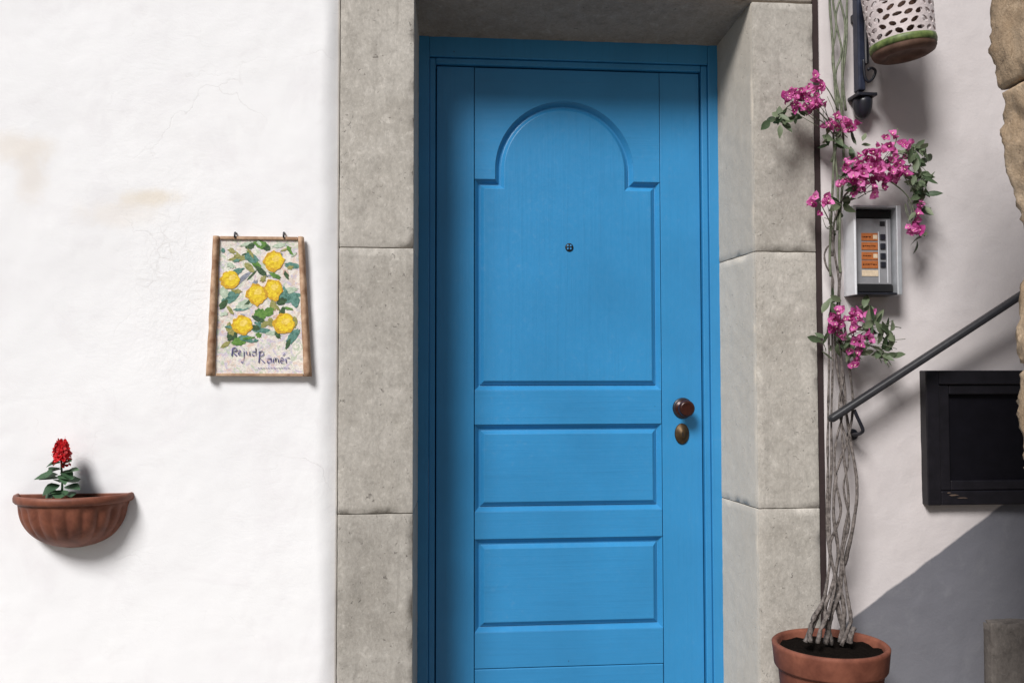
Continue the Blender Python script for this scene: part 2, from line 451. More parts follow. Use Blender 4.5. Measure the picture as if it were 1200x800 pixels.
M = dict(
    white=m_plaster_white(), right=m_plaster_right(),
    stone=m_stone('grey_jamb_stone', (0.325, 0.302, 0.268), (0.45, 0.425, 0.388), reveal_light=(0.56, 0.505, 0.43)),
    lintel=m_stone('brown_grey_lintel_stone', (0.26, 0.225, 0.19), (0.34, 0.30, 0.26)),
    rock=m_stone('tan_rough_stone', (0.34, 0.235, 0.145), (0.50, 0.385, 0.27), (0.13, 0.08, 0.05), 1.0, 0.012),
    step=m_stone('grey_step_stone', (0.095, 0.083, 0.075), (0.175, 0.155, 0.14)),
    paving=m_stone('pavement_stone', (0.26, 0.245, 0.22), (0.36, 0.34, 0.31), sc_=0.6),
    mortar=m_simple('dark_mortar', (0.10, 0.09, 0.08), 0.95),
    gap=m_simple('dark_joint_filler', (0.035, 0.022, 0.022), 0.9, scale=30),
    blue=m_paint('blue_gloss_paint', (0.030, 0.232, 0.49)),
    blue_h=m_paint('blue_gloss_paint_cross_grain', (0.030, 0.232, 0.49), grain=(3, 120, 120)),
    terracotta=m_simple('terracotta', (0.125, 0.033, 0.018), 0.75, c2=(0.25, 0.085, 0.05), scale=14),
    terra_pl=m_simple('brown_terracotta', (0.12, 0.034, 0.019), 0.55, c2=(0.25, 0.085, 0.048), scale=18),
    terra_tile=m_simple('old_roof_tile_clay', (0.27, 0.13, 0.065), 0.85, c2=(0.58, 0.40, 0.27), scale=30, bd=0.004),
    soil=m_simple('dark_soil', (0.008, 0.006, 0.005), 1.0, scale=90, bd=0.01, bs=0.8, spec=0.03),
    iron=m_simple('black_iron', (0.014, 0.015, 0.022), 0.35, var=0.3, scale=60, bd=0.001, spec=0.5),
    iron_blue=m_simple('blue_black_painted_iron', (0.02, 0.025, 0.045), 0.32, var=0.3, scale=50, bd=0.001, spec=0.5),
    rail=m_simple('dark_rail_paint', (0.022, 0.022, 0.026), 0.5, var=0.3, scale=60, bd=0.0006, spec=0.5),
    hatch=m_simple('black_painted_wood', (0.009, 0.008, 0.011), 0.42, var=0.3, scale=30, bd=0.001, spec=0.3),
    hatch_in=m_simple('black_panel', (0.005, 0.0045, 0.007), 0.6, var=0.2, scale=30, bd=0.0005, spec=0.12),
    worn=m_simple('bare_worn_wood', (0.11, 0.075, 0.055), 0.8, scale=70),
    bronze=m_simple('aged_bronze', (0.075, 0.048, 0.024), 0.5, 0.7, 0.4, 60, 0.0008),
    knob=m_simple('dark_red_brown_knob', (0.032, 0.008, 0.005), 0.3, 0.2, 0.4, 40, 0.0),
    dark=m_simple('black_void', (0.006, 0.006, 0.007), 0.6, bd=0),
    steel=m_simple('brushed_steel', (0.55, 0.57, 0.60), 0.42, 0.55, 0.12, 30, 0.0006),
    steel_w=m_simple('pale_grey_enamel', (0.74, 0.75, 0.78), 0.4, 0.1, 0.06, 30, 0.0006),
    panel=m_simple('intercom_grey', (0.27, 0.27, 0.285), 0.4, 0.2, 0.1, 30, 0.0003),
    orange=m_simple('orange_label', (0.38, 0.12, 0.035), 0.5, var=0.2, scale=200, bd=0),
    cream=m_simple('cream_label', (0.62, 0.50, 0.36), 0.5, var=0.15, scale=200, bd=0),
    lattice=m_simple('white_ceramic', (0.62, 0.55, 0.55), 0.4, var=0.12, scale=30, bd=0.001),
    greenrim=m_simple('green_glaze', (0.04, 0.075, 0.015), 0.5, c2=(0.19, 0.25, 0.08), scale=40),
    brownbase=m_simple('brown_clay_base', (0.075, 0.038, 0.024), 0.7, c2=(0.15, 0.085, 0.06), scale=30),
    bark=m_simple('grey_bark', (0.030, 0.022, 0.019), 0.9, c2=(0.225, 0.195, 0.18), scale=90, bd=0.004, bs=0.7),
    greenstem=m_simple('green_stem', (0.06, 0.075, 0.04), 0.6, c2=(0.20, 0.22, 0.15), scale=60, bd=0.001),
    bract=m_leaf('magenta_bract', (0.40, 0.022, 0.20), (0.82, 0.24, 0.56), 0.6, 0.35),
    tiny=m_simple('cream_flower_tube', (0.75, 0.65, 0.5), 0.6, bd=0),
    leaf=m_leaf('bougainvillea_leaf', (0.035, 0.072, 0.030), (0.19, 0.23, 0.14)),
    leaf_s=m_leaf('salvia_leaf', (0.022, 0.065, 0.030), (0.10, 0.19, 0.10)),
    red=m_leaf('red_petal', (0.42, 0.004, 0.008), (0.68, 0.012, 0.02), 0.5, 0.2),
)

# ------------------------------------------------------------------ ground
JL0, JL1, DL, DR, JR1, JR0 = -0.2446, -0.0327, -0.0199, 0.9602, 0.9847, 1.1729
DEPTH = 0.29
Z1, Z2, ZSOF = 1.58, 0.819, 2.338

g = mesh('street_ground', [(-60, -60, -0.03), (60, -60, -0.03), (60, 12, -0.03), (-60, 12, -0.03)], [(0, 1, 2, 3)], M['mortar'])
tag(g, kind='structure')
pv = bpy.data.objects.new('pavement', None); sc.collection.objects.link(pv); tag(pv, kind='structure')
# paving slabs laid along the wall
for row in range(4):
    x = -4.0 - 0.21 * (row % 2)
    while x < 3.6:
        w = random.uniform(0.42, 0.72)
        y1 = -0.004 - row * 0.45
        stone_block('slab', (x + 0.005, y1 - 0.44, -0.08), (x + w - 0.005, y1, 0.0 + random.uniform(-0.003, 0.003)), 0.11, 0.008, 0.003, 6.0, M['paving'], pv, seed=x * 3 + row)
        x += w

# ------------------------------------------------------------------ left wall
def wall_grid(name, xs, zs, yf, mat, ythick, parent=None):
    verts, faces = [], []
    for z in zs:
        for x in xs:
            verts.append((x, yf(x, z), z))
    nx, nz = len(xs), len(zs)
    for j in range(nz - 1):
        for i in range(nx - 1):
            a = j * nx + i
            faces.append((a, a + 1, a + nx + 1, a + nx))
    # back and rim so that the wall has thickness
    base = len(verts)
    rim = [i for i in range(nx)] + [j * nx + nx - 1 for j in range(1, nz)] + [(nz - 1) * nx + i for i in range(nx - 2, -1, -1)] + [j * nx for j in range(nz - 2, 0, -1)]
    for i in rim:
        v = verts[i]; verts.append((v[0], ythick, v[2]))
    k = len(rim)
    for i in range(k):
        faces.append((rim[i], rim[(i + 1) % k], base + (i + 1) % k, base + i))
    faces.append(tuple(base + i for i in range(k)))
    return mesh(name, verts, faces, mat, parent, smooth=True)

def frange(a, b, s):
    n = max(1, int(round((b - a) / s)))
    return [a + (b - a) * i / n for i in range(n + 1)]

def y_left(x, z):
    p = (x, 0, z)
    y = 0.005 * fnoise(p, 1.4, 1.0) + 0.0011 * fnoise(p, 7.0, 5.0) + 0.0005 * fnoise(p, 30.0, 9.0)
    # rounds back towards the jamb, unevenly
    w = 0.055 + 0.014 * fnoise((0, 0, z), 3.0, 2.0)
    t = max(0.0, 1 - (JL0 - 0.004 - x) / w)
    return y - 0.006 + 0.020 * t * t

wl = wall_grid('plaster_wall', frange(-5.0, -1.45, 0.12)[:-1] + frange(-1.45, JL0 - 0.12, 0.012)[:-1] + frange(JL0 - 0.12, JL0 - 0.004, 0.005),
               frange(-0.05, 0.25, 0.05)[:-1] + frange(0.25, 2.45, 0.012)[:-1] + frange(2.45, 5.2, 0.12), y_left, M['white'], 0.45)
tag(wl, 'bright white plaster wall carrying the lemon tile and half planter', 'wall')

# ------------------------------------------------------------------ right wall
RX0 = JR0 + 0.019
def y_right(x, z):
    p = (x, 0, z)
    y = 0.006 * fnoise(p, 1.8, 21.0) + 0.0016 * fnoise(p, 8.0, 25.0) + 0.0007 * fnoise(p, 26.0, 29.0)
    t = max(0.0, 1 - (x - RX0) / 0.022)
    return 0.008 + y + 0.004 * t * t
wr = wall_grid('plaster_wall', frange(RX0, RX0 + 0.03, 0.005)[:-1] + frange(RX0 + 0.03, 2.1, 0.012)[:-1] + frange(2.1, 5.5, 0.12),
               frange(-0.05, 0.2, 0.05)[:-1] + frange(0.2, 2.55, 0.012)[:-1] + frange(2.55, 5.2, 0.12), y_right, M['right'], 0.45)
tag(wr, 'pinkish plaster wall with sloping grey painted dado beside the stair', 'wall')
# masonry above the lintel and behind the joint
up = wall_grid('plaster_wall', frange(JL0 - 0.002, RX0 - 0.002, 0.04), frange(2.66, 5.2, 0.12), lambda x, z: 0.004 * fnoise((x, 0, z), 2.0, 41.0), M['white'], 0.45)
tag(up, 'white plaster strip of wall above the stone door lintel', 'wall')

# ------------------------------------------------------------------ stone surround
sr = empty('door_surround', (0.47, 0.0, 0.0), 'grey stone door surround of stacked jamb blocks and a lintel', 'door surround')
JG = 0.0010
def jamb(x0, x1, zs, seed, xi):
    for i in range(len(zs) - 1):
        z0, z1 = zs[i] + JG, zs[i + 1] - JG
        def warp(w, x0=x0, x1=x1, xi=xi):
            # inner reveal splays a little towards the door
            t = min(1.0, max(0.0, w.y / DEPTH))
            if xi > 0: f = (w.x - x0) / (x1 - x0); return Vector((w.x + 0.0128 * t * f, w.y, w.z))
            f = (x1 - w.x) / (x1 - x0); return Vector((w.x - 0.0245 * t * f, w.y, w.z))
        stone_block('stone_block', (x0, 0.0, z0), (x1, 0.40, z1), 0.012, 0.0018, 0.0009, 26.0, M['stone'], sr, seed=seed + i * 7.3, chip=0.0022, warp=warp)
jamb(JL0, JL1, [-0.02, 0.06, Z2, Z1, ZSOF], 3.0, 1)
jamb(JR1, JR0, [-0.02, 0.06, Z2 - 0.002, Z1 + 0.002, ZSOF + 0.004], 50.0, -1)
stone_block('lintel_stone', (JL0 - 0.001, 0.002, ZSOF + 0.008), (JR0 + 0.001, 0.40, 2.655), 0.02, 0.005, 0.0016, 20.0, M['lintel'], sr, seed=91.0, chip=0.006,
            warp=lambda w: Vector((w.x, w.y, w.z - (0.046 * min(1, max(0, w.y / DEPTH)) if w.z < 2.5 else 0))))
stone_block('threshold_stone', (JL1 + 0.004, -0.03, -0.02), (JR1 - 0.004, 0.42, 0.055), 0.03, 0.006, 0.002, 12.0, M['step'], sr, seed=77.0, chip=0.006)
# dark filler down the open joint between jamb and right wall, and mortar behind the blocks
box('joint_filler', JR0 + 0.0012, RX0 + 0.0015, 0.006, 0.30, -0.02, 2.66, M['gap'], sr)
box('mortar_bed', JL0 + 0.012, JL1 - 0.012, 0.012, 0.26, 0.0, 2.33, M['mortar'], sr)
box('mortar_bed', JR1 + 0.012, JR0 - 0.012, 0.012, 0.26, 0.0, 2.33, M['mortar'], sr)

# ------------------------------------------------------------------ door
door = empty('front_door', (0.47, 0.30, 0.056), 'blue painted panelled wooden front door with an arched upper panel', 'door')
YF = 0.292                               # face of stiles and rails
LX0, LX1, LZ0, LZ1 = 0.037, 0.905, 0.060, 2.214
PL, PR = 0.159, 0.771
G = 0.0011                               # half joint between boards
TH = 0.026
def board(name, x0, x1, z0, z1, mat, bev=0.0016):
    return box(name, x0, x1, YF, YF + TH, z0, z1, mat, door, bev, 2)
board('stile', LX0, PL - G, LZ0, LZ1, M['blue'])
board('stile', PR + G, LX1, LZ0, LZ1, M['blue'])
R1, R2, R3, R4, R5, R6 = 1.166, 1.056, 0.779, 0.692, 0.399, 0.285
board('rail', PL + G, PR - G, R2, R1, M['blue_h'])
board('rail', PL + G, PR - G, R4, R3, M['blue_h'])
board('rail', PL + G, PR - G, R6 + G, R5, M['blue_h'])
board('kick_board', PL + G, PR - G, LZ0, R6 - G, M['blue_h'], 0.003)
box('backing_board', LX0 + 0.004, LX1 - 0.004, YF + TH - 0.006, YF + TH + 0.02, LZ0 + 0.004, LZ1 - 0.004, M['blue'], door)

ACX, AR, ASH, ASP = 0.4545, 0.2285, 1.849, 1.881
NA = 48
def arch_outline():
    """counter-clockwise outline of the upper recess"""
    pts = [(PL + G, R1), (PR - G, R1), (PR - G, ASH), (ACX + AR, ASH)]
    for i in range(NA + 1):
        a = math.pi * i / NA
        pts.append((ACX + AR * math.cos(a), ASP + AR * math.sin(a)))
    pts += [(ACX - AR, ASH), (PL + G, ASH)]
    return pts
def rect_outline(x0, x1, z0, z1): return [(x0, z0), (x1, z0), (x1, z1), (x0, z1)]
def offset(pts, d):
    out = []; n = len(pts)
    for i in range(n):
        p0, p1, p2 = Vector(pts[i - 1]), Vector(pts[i]), Vector(pts[(i + 1) % n])
        e0, e1 = (p1 - p0).normalized(), (p2 - p1).normalized()
        n0, n1 = Vector((-e0.y, e0.x)), Vector((-e1.y, e1.x))
        b = n0 + n1
        k = 2.0 / max(0.3, b.length_squared)
        out.append(p1 + b * (d * k))
    return out
PROFILE = [(0.0, 0.0006), (0.0006, 0.002), (0.0018, 0.003), (0.0125, 0.0155), (0.0145, 0.0165), (0.0175, 0.0165), (0.0182, 0.0125), (0.0205, 0.0115), (0.0300, 0.0025), (0.0315, 0.002)]
def panel(outline, mat):
    verts, faces = [], []
    n = len(outline)
    for off, dep in PROFILE:
        for (x, z) in offset(outline, off): verts.append((x, YF + dep, z))
    for j in range(len(PROFILE) - 1):
        for i in range(n):
            i2 = (i + 1) % n
            faces.append((j * n + i, j * n + i2, (j + 1) * n + i2, (j + 1) * n + i))
    k = (len(PROFILE) - 1) * n
    faces.append(tuple(k + i for i in range(n)))
    return mesh('panel', verts, faces, mat, door)
panel(arch_outline(), M['blue'])
panel(rect_outline(PL + G, PR - G, R3, R2), M['blue_h'])
panel(rect_outline(PL + G, PR - G, R5, R4), M['blue_h'])
# board with the arched cut-out
vs, fs = [], []
xs = [PL + G] + [ACX - AR + 1e-5] + [ACX - AR * math.cos(math.pi * i / NA) for i in range(NA + 1)] + [ACX + AR - 1e-5] + [PR - G]
lows = [ASH, ASH] + [ASP + AR * math.sin(math.pi * i / NA) for i in range(NA + 1)] + [ASH, ASH]
for x, z in zip(xs, lows):
    vs += [(x, YF, z), (x, YF, LZ1 - 0.0016), (x, YF + 0.02, z), (x, YF + 0.02, LZ1 - 0.0016)]
for i in range(len(xs) - 1):
    a, b = i * 4, i * 4 + 4
    fs += [(a, b, b + 1, a + 1), (a, a + 2, b + 2, b), (a + 1, b + 1, b + 3, a + 3)]
fs += [(0, 1, 3, 2), (len(vs) - 4, len(vs) - 2, len(vs) - 1, len(vs) - 3)]
mesh('arch_board', vs, fs, M['blue_h'], door)
# fixed frame: stepped in two fillets
fr = bpy.data.objects.new('door_frame', None); link(fr, door)
FT = 2.302
def fbox(x0, x1, y0, y1, z0, z1, b=0.002): box('frame_strip', x0, x1, y0, y1, z0, z1, M['blue'], fr, b)
fbox(DL - 0.03, 0.013, 0.270, 0.36, 0.056, FT + 0.03)
fbox(0.0135, 0.033, 0.2785, 0.35, 0.056, 2.2365, 0.003)
fbox(0.930, DR + 0.02, 0.270, 0.36, 0.056, FT + 0.03)
fbox(0.909, 0.9295, 0.2785, 0.35, 0.056, 2.2365, 0.003)
fbox(0.0135, 0.9295, 0.2705, 0.36, 2.239, FT + 0.02)
fbox(0.034, 0.908, 0.279, 0.35, 2.218, 2.2375, 0.003)
box('rebate', 0.028, 0.914, 0.335, 0.37, 0.056, 2.225, M['dark'], fr)
# fittings
def disc(name, prof, c, mat, parent, n=40, sx=1.0, sz=1.0):
    """lathe about the Y axis, profile (radius, distance towards the street)"""
    vs, fs = [], []
    for r, h in prof:
        for k in range(n):
            a = 2 * math.pi * k / n
            vs.append((c[0] + r * math.cos(a) * sx, c[1] - h, c[2] + r * math.sin(a) * sz))
    for i in range(len(prof) - 1):
        for k in range(n):
            k2 = (k + 1) % n
            fs.append((i * n + k, i * n + k2, (i + 1) * n + k2, (i + 1) * n + k))
    fs.append(tuple((len(prof) - 1) * n + k for k in range(n)))
    return mesh(name, vs, fs, mat, parent, smooth=True)
kc = P(800, 478, YF)
kn = disc('knob', [(0.028, 0.0), (0.028, 0.004), (0.025, 0.007), (0.012, 0.008), (0.011, 0.026), (0.018, 0.030), (0.0255, 0.038), (0.027, 0.046), (0.0245, 0.054), (0.019, 0.058), (0.017, 0.0575), (0.004, 0.058), (0.001, 0.058)], (kc.x, YF, kc.z), M['knob'], door)
disc('rose', [(0.034, 0.0), (0.034, 0.003), (0.030, 0.0055), (0.013, 0.006)], (kc.x, YF, kc.z), M['iron'], kn)
ec = P(799, 508, YF)
es = disc('keyhole_plate', [(0.024, 0.0), (0.024, 0.003), (0.021, 0.006), (0.012, 0.007), (0.010, 0.012), (0.001, 0.0125)], (ec.x, YF, ec.z), M['bronze'], door, sx=1.0, sz=1.42)
box('keyhole', ec.x - 0.0018, ec.x + 0.0018, YF - 0.0135, YF - 0.012, ec.z - 0.008, ec.z + 0.006, M['dark'], es)
pc = P(667, 290, YF + 0.003)
ph = disc('peephole', [(0.0135, 0.0), (0.0135, 0.003), (0.011, 0.0045), (0.001, 0.0047)], (pc.x, YF + 0.003, pc.z), M['dark'], door, n=24)
for dx, dz in ((-1, 1), (1, 1), (-1, -1), (1, -1)):
    disc('lens', [(0.0034, 0.0), (0.0034, 0.001), (0.0005, 0.0014)], (pc.x + dx * 0.0048, YF - 0.0017, pc.z + dz * 0.0048), M['blue'], ph, n=10)

# ------------------------------------------------------------------ stair on the right (mostly out of frame)
st = bpy.data.objects.new('stair', None); sc.collection.objects.link(st); tag(st, kind='structure')
for i, (x0, zt) in enumerate(((1.46, 0.10), (1.72, 0.262), (1.98, 0.424), (2.24, 0.586), (2.5, 0.748))):
    stone_block('step', (x0, -0.78, zt - 0.16 if i else -0.02), (x0 + 0.34 if i < 4 else 3.6, -0.0, zt), 0.05, 0.01, 0.003, 9.0, M['step'], st, seed=i * 5.0 + 200, chip=0.01)
    if i: box('step_core', x0 + 0.02, x0 + 0.276 if i < 4 else 3.55, -0.75 - 0.004 * i, -0.01, -0.02 - 0.002 * i, zt - 0.165, M['step'], st)
sk0 = P(1160, 729, -0.025)
for i in range(3):
    stone_block('skirting_stone', (sk0.x + 0.26 * i, -0.028, 0.265 + 0.162 * i), (sk0.x + 0.26 * i + 0.256, 0.03, sk0.z + 0.162 * i), 0.014, 0.006, 0.003, 24.0, M['step'], st, seed=300 + i * 3.0, chip=0.010)

# ------------------------------------------------------------------ rough stone pier at the right edge
YP = -0.80
pier = empty('stone_pier', (1.62, -0.98, 0.0), 'rough tan stone pier rising in front of the stair at right', 'stone pier')
contour = [(1158, -260), (1158, -120), (1157, -30), (1159, 20), (1160, 60), (1163, 92), (1169, 118), (1172, 140), (1181, 200), (1194, 262), (1203, 298), (1197, 325), (1190, 345), (1188, 380), (1190, 430), (1192, 480), (1198, 545), (1212, 580), (1216, 700), (1214, 900)]
cpts = sorted([(P(u, v, YP).z, P(u, v, YP).x) for u, v in contour])
def pier_x(z):
    if z <= cpts[0][0]: return cpts[0][1]
    for (z0, x0), (z1, x1) in zip(cpts, cpts[1:]):
        if z <= z1: return x0 + (x1 - x0) * (z - z0) / (z1 - z0)
    return cpts[-1][1]
zj = [0.0, 0.30, 0.62, P(1196, 545, YP).z, P(1190, 432, YP).z, P(1203, 300, YP).z, P(1167, 108, YP).z, P(1158, -60, YP).z, 2.6]
for i in range(len(zj) - 1):
    z0, z1 = zj[i] + 0.003, zj[i + 1] - 0.003
    def pw(w):
        f = max(0.0, (1.62 - w.x) / 0.42)
        d = pier_x(w.z) - 1.2
        lump = 0.010 * fnoise(w, 9.0, 63.0, 6) + 0.006 * abs(fnoise(w, 26.0, 67.0, 4)) + 0.002 * fnoise(w, 90.0, 69.0, 2)
        return Vector((w.x + d * f + lump * 0.7, w.y + 0.03 * fnoise(w, 5.0, 71.0) + 0.018 * abs(fnoise(w, 40.0, 75.0, 4)) + 0.003 * fnoise(w, 90.0, 79.0, 2), w.z))
    stone_block('stone', (1.2, -1.14, z0), (1.62, YP, z1), 0.0095, 0.009, 0.004, 18.0, M['rock'], pier, seed=400 + i * 9.1, chip=0.008, warp=pw)

# ------------------------------------------------------------------ black hatch
h0, h1 = P(1080, 434, -0.005), P(1084, 591, -0.005)
HX0, HX1, HZ1, HZ0 = h0.x + 0.001, h0.x + 0.47, h0.z, h1.z
ht = empty('wall_hatch', ((HX0 + HX1) / 2, 0, HZ0), 'black framed square hatch set in the plaster under the handrail', 'hatch')
W1 = 0.042
def hb(name, x0, x1, y0, z0, z1, mat='hatch', b=0.003, y1=0.05): return box(name, x0, x1, y0, y1, z0, z1, M[mat], ht, b)
hb('frame_bar', HX0, HX0 + W1, -0.026, HZ0, HZ1)
hb('frame_bar', HX1 - W1, HX1, -0.026, HZ0, HZ1)
hb('frame_bar', HX0 + W1 + 0.0005, HX1 - W1 - 0.0005, -0.0255, HZ1 - W1, HZ1)
bb = hb('frame_bar', HX0 + W1 + 0.0005, HX1 - W1 - 0.0005, -0.0255, HZ0, HZ0 + W1)
I = 0.001
hb('inner_bar', HX0 + W1 + I, HX0 + W1 + 0.034, -0.019, HZ0 + W1 + I, HZ1 - W1 - I)
hb('inner_bar', HX1 - W1 - 0.034, HX1 - W1 - I, -0.019, HZ0 + W1 + I, HZ1 - W1 - I)
hb('inner_bar', HX0 + W1 + 0.0345, HX1 - W1 - 0.0345, -0.0185, HZ1 - W1 - 0.030, HZ1 - W1 - I)
hb('inner_bar', HX0 + W1 + 0.0345, HX1 - W1 - 0.0345, -0.0185, HZ0 + W1 + I, HZ0 + W1 + 0.030)
hb('hatch_panel', HX0 + W1 + 0.03, HX1 - W1 - 0.03, -0.004, HZ0 + W1 + 0.026, HZ1 - W1 - 0.026, 'hatch_in', 0.002)
for (u, v, du, dv) in ((1117, 580, 7, 1.1), (1127, 583, 9, 0.8), (1112, 577, 3, 0.9)):
    c = P(u, v, -0.0262)
    vs = []
    for k in range(10):
        a = 2 * math.pi * k / 10; rr = random.uniform(0.6, 1.1)
        vs.append((c.x + du / 400 * rr * math.cos(a), -0.0268, c.z + dv / 400 * rr * math.sin(a)))
    mesh('paint_chip', vs, [tuple(range(10))], M['worn'], bb)

# ------------------------------------------------------------------ handrail
ra, rb = P(972, 492, -0.085), P(1187, 352, -0.085)
hr = empty('handrail', (ra.x, 0.01, ra.z), 'dark metal handrail climbing the right wall above the hatch', 'handrail')
dirr = (rb - ra).normalized()
rend = ra + dirr * 2.2
bm = bmesh.new()
nn = 10
side = Vector((0, 1, 0)); upv = side.cross(dirr) * -1
if upv.z < 0: upv = -upv
sec = []
for k in range(20):                                   # flattened oval bar
    a = 2 * math.pi * k / 20
    ex = math.copysign(abs(math.cos(a)) ** 0.6, math.cos(a)); ez = math.copysign(abs(math.sin(a)) ** 0.6, math.sin(a))
    sec.append(side * (0.016 * ex) + upv * (0.0105 * ez))
vs, fs = [], []
stations = [(0.0, 0.55), (0.004, 0.9), (0.010, 1.0), (2.19, 1.0), (2.2, 0.6)]
for d, s in stations:
    for q in sec: vs.append(ra + dirr * d + q * s)
for i in range(len(stations) - 1):
    for k in range(20):
        fs.append((i * 20 + k, i * 20 + (k + 1) % 20, (i + 1) * 20 + (k + 1) % 20, (i + 1) * 20 + k))
fs += [tuple(range(20)), tuple((len(stations) - 1) * 20 + k for k in range(20))]
mesh('rail_bar', vs, fs, M['rail'], hr, smooth=True)
bm.free()
b0 = P(998, 482, -0.08)
def bracket(off):
    o = dirr * off
    pts = [P(1001, 480, -0.085) + o, P(1004, 487, -0.085) + o, P(1010, 500, -0.083) + o, P(1011, 505, -0.078) + o, P(1007, 508, -0.06) + o, P(1000, 509, -0.02) + o, P(999, 509, 0.03) + o]
    br = tube('bracket', pts, 0.0052, M['iron'], hr, n=10, sub=5)
    c = P(1000, 509, 0.0) + o
    disc('wall_plate', [(0.017, -0.03), (0.017, 0.003), (0.014, 0.006), (0.004, 0.007)], (c.x, 0.006, c.z), M['iron'], br, n=24)
bracket(0.0); bracket(1.35)

# ------------------------------------------------------------------ intercom
i0, i1 = P(1003, 240, -0.062), P(1058, 344, -0.062)
IX0, IX1, IZ1, IZ0 = i0.x, i1.x, i0.z, i1.z
ic = empty('door_intercom', ((IX0 + IX1) / 2, 0, IZ0), 'steel hooded door intercom with orange name labels on the right wall', 'intercom')
YI = -0.062
T = 0.007
hs = bpy.data.objects.new('hood', None); link(hs, ic)
box('side_plate', IX0 - T, IX0, YI, 0.03, IZ0 - 0.004, IZ1, M['steel_w'], hs, 0.0015)
box('side_plate', IX1 - 0.016, IX1, YI, 0.03, IZ0 - 0.004, IZ1, M['steel'], hs, 0.003)
box('top_plate', IX0 + 0.0002, IX1 - 0.0162, YI + 0.001, 0.03, IZ1 - T, IZ1 - 0.0005, M['steel'], hs, 0.0015)
box('bottom_plate', IX0 + 0.0002, IX1 - 0.0162, YI + 0.001, 0.03, IZ0 - 0.0035, IZ0 + T - 0.004, M['iron'], hs, 0.0015)
box('back_plate', IX0 + 0.0002, IX1 - 0.0162, -0.014, 0.031, IZ0 + T - 0.0035, IZ1 - T - 0.0005, M['iron'], hs)
fp = box('face_panel', IX0 + 0.004, IX1 - 0.020, -0.036, -0.0142, IZ0 + 0.030, IZ1 - 0.036, M['panel'], ic, 0.0015)
FX0, FX1, FZ0, FZ1 = IX0 + 0.004, IX1 - 0.020, IZ0 + 0.030, IZ1 - 0.036
fw, fh = FX1 - FX0, FZ1 - FZ0
box('lower_bezel', IX0 + 0.003, IX1 - 0.019, -0.042, -0.0143, IZ0 + 0.006, IZ0 + 0.028, M['dark'], ic, 0.002)
box('upper_bezel', IX0 + 0.003, IX1 - 0.019, -0.034, -0.0143, IZ1 - 0.034, IZ1 - 0.010, M['dark'], ic, 0.002)
# button column and labels
for k, zf in enumerate((0.72, 0.58, 0.43, 0.30)):
    zc = FZ0 + fh * zf
    lb = box('name_label', FX0 + fw * 0.20, FX0 + fw * 0.64, -0.0376, -0.0358, zc - 0.0115, zc + 0.0115, M['orange'], fp, 0.0004)
    # short dark strokes of the written names (too small to read)
    x = FX0 + fw * 0.23
    while x < FX0 + fw * (0.46 if k in (0, 2) else 0.58):
        w = random.uniform(0.002, 0.007)
        box('lettering', x, x + w, -0.0379, -0.0375, zc - 0.0016 + random.uniform(-0.001, 0.001), zc + 0.0016, M['knob'], lb)
        x += w + 0.0016
    if k in (0, 2): box('label_tab', FX0 + fw * 0.51, FX0 + fw * 0.625, -0.0380, -0.0375, zc - 0.006, zc + 0.006, M['cream'], lb)
    bt = box('button', FX0 + fw * 0.70, FX0 + fw * 0.84, -0.0405, -0.0358, zc - 0.0085, zc + 0.0085, M['iron'], fp, 0.0015)
box('blank_label', FX0 + fw * 0.20, FX0 + fw * 0.64, -0.0374, -0.0358, FZ0 + fh * 0.12, FZ0 + fh * 0.215, M['cream'], fp, 0.0004)
box('camera_window', FX0 + fw * 0.70, FX0 + fw * 0.84, -0.0385, -0.0358, FZ1 - 0.022, FZ1 - 0.008, M['dark'], fp, 0.0015)
box('trim_line', FX0 + fw * 0.655, FX0 + fw * 0.670, -0.0372, -0.0358, FZ0 + 0.004, FZ0 + fh * 0.80, M['steel_w'], fp)
box('trim_line', FX0 + fw * 0.885, FX0 + fw * 0.900, -0.0372, -0.0358, FZ0 + 0.004, FZ1 - 0.004, M['steel_w'], fp)

# ------------------------------------------------------------------ dark iron post with hook, carrying the hanging pot
YB = -0.035
q0, q1 = P(1003, 112, YB), P(1018, 112, YB)
PX = (q0.x + q1.x) / 2
ib = empty('iron_wall_post', (PX, YB, q0.z), 'blue-black iron wall post with a small hook beside the lattice pot', 'wall bracket')
zt = 2.75
box('bar', PX - 0.019, PX + 0.003, YB - 0.018, YB + 0.018, P(1003, 108, YB).z, zt, M['iron_blue'], ib, 0.005, 3)
box('bar', PX + 0.0065, PX + 0.018, YB - 0.013, YB + 0.018, P(1003, 76, YB).z, zt, M['iron'], ib, 0.004, 3)
tube('edge_highlight', [(PX + 0.005, YB - 0.016, P(1003, 76, YB).z), (PX + 0.005, YB - 0.016, zt)], 0.0035, M['steel'], ib, n=8)  # pale tube standing in for the highlight along the bar's edge
z112 = q0.z
box('collar', PX - 0.026, PX + 0.036, YB - 0.024, YB + 0.05, z112 - 0.006, z112 + 0.004, M['iron'], ib, 0.002)
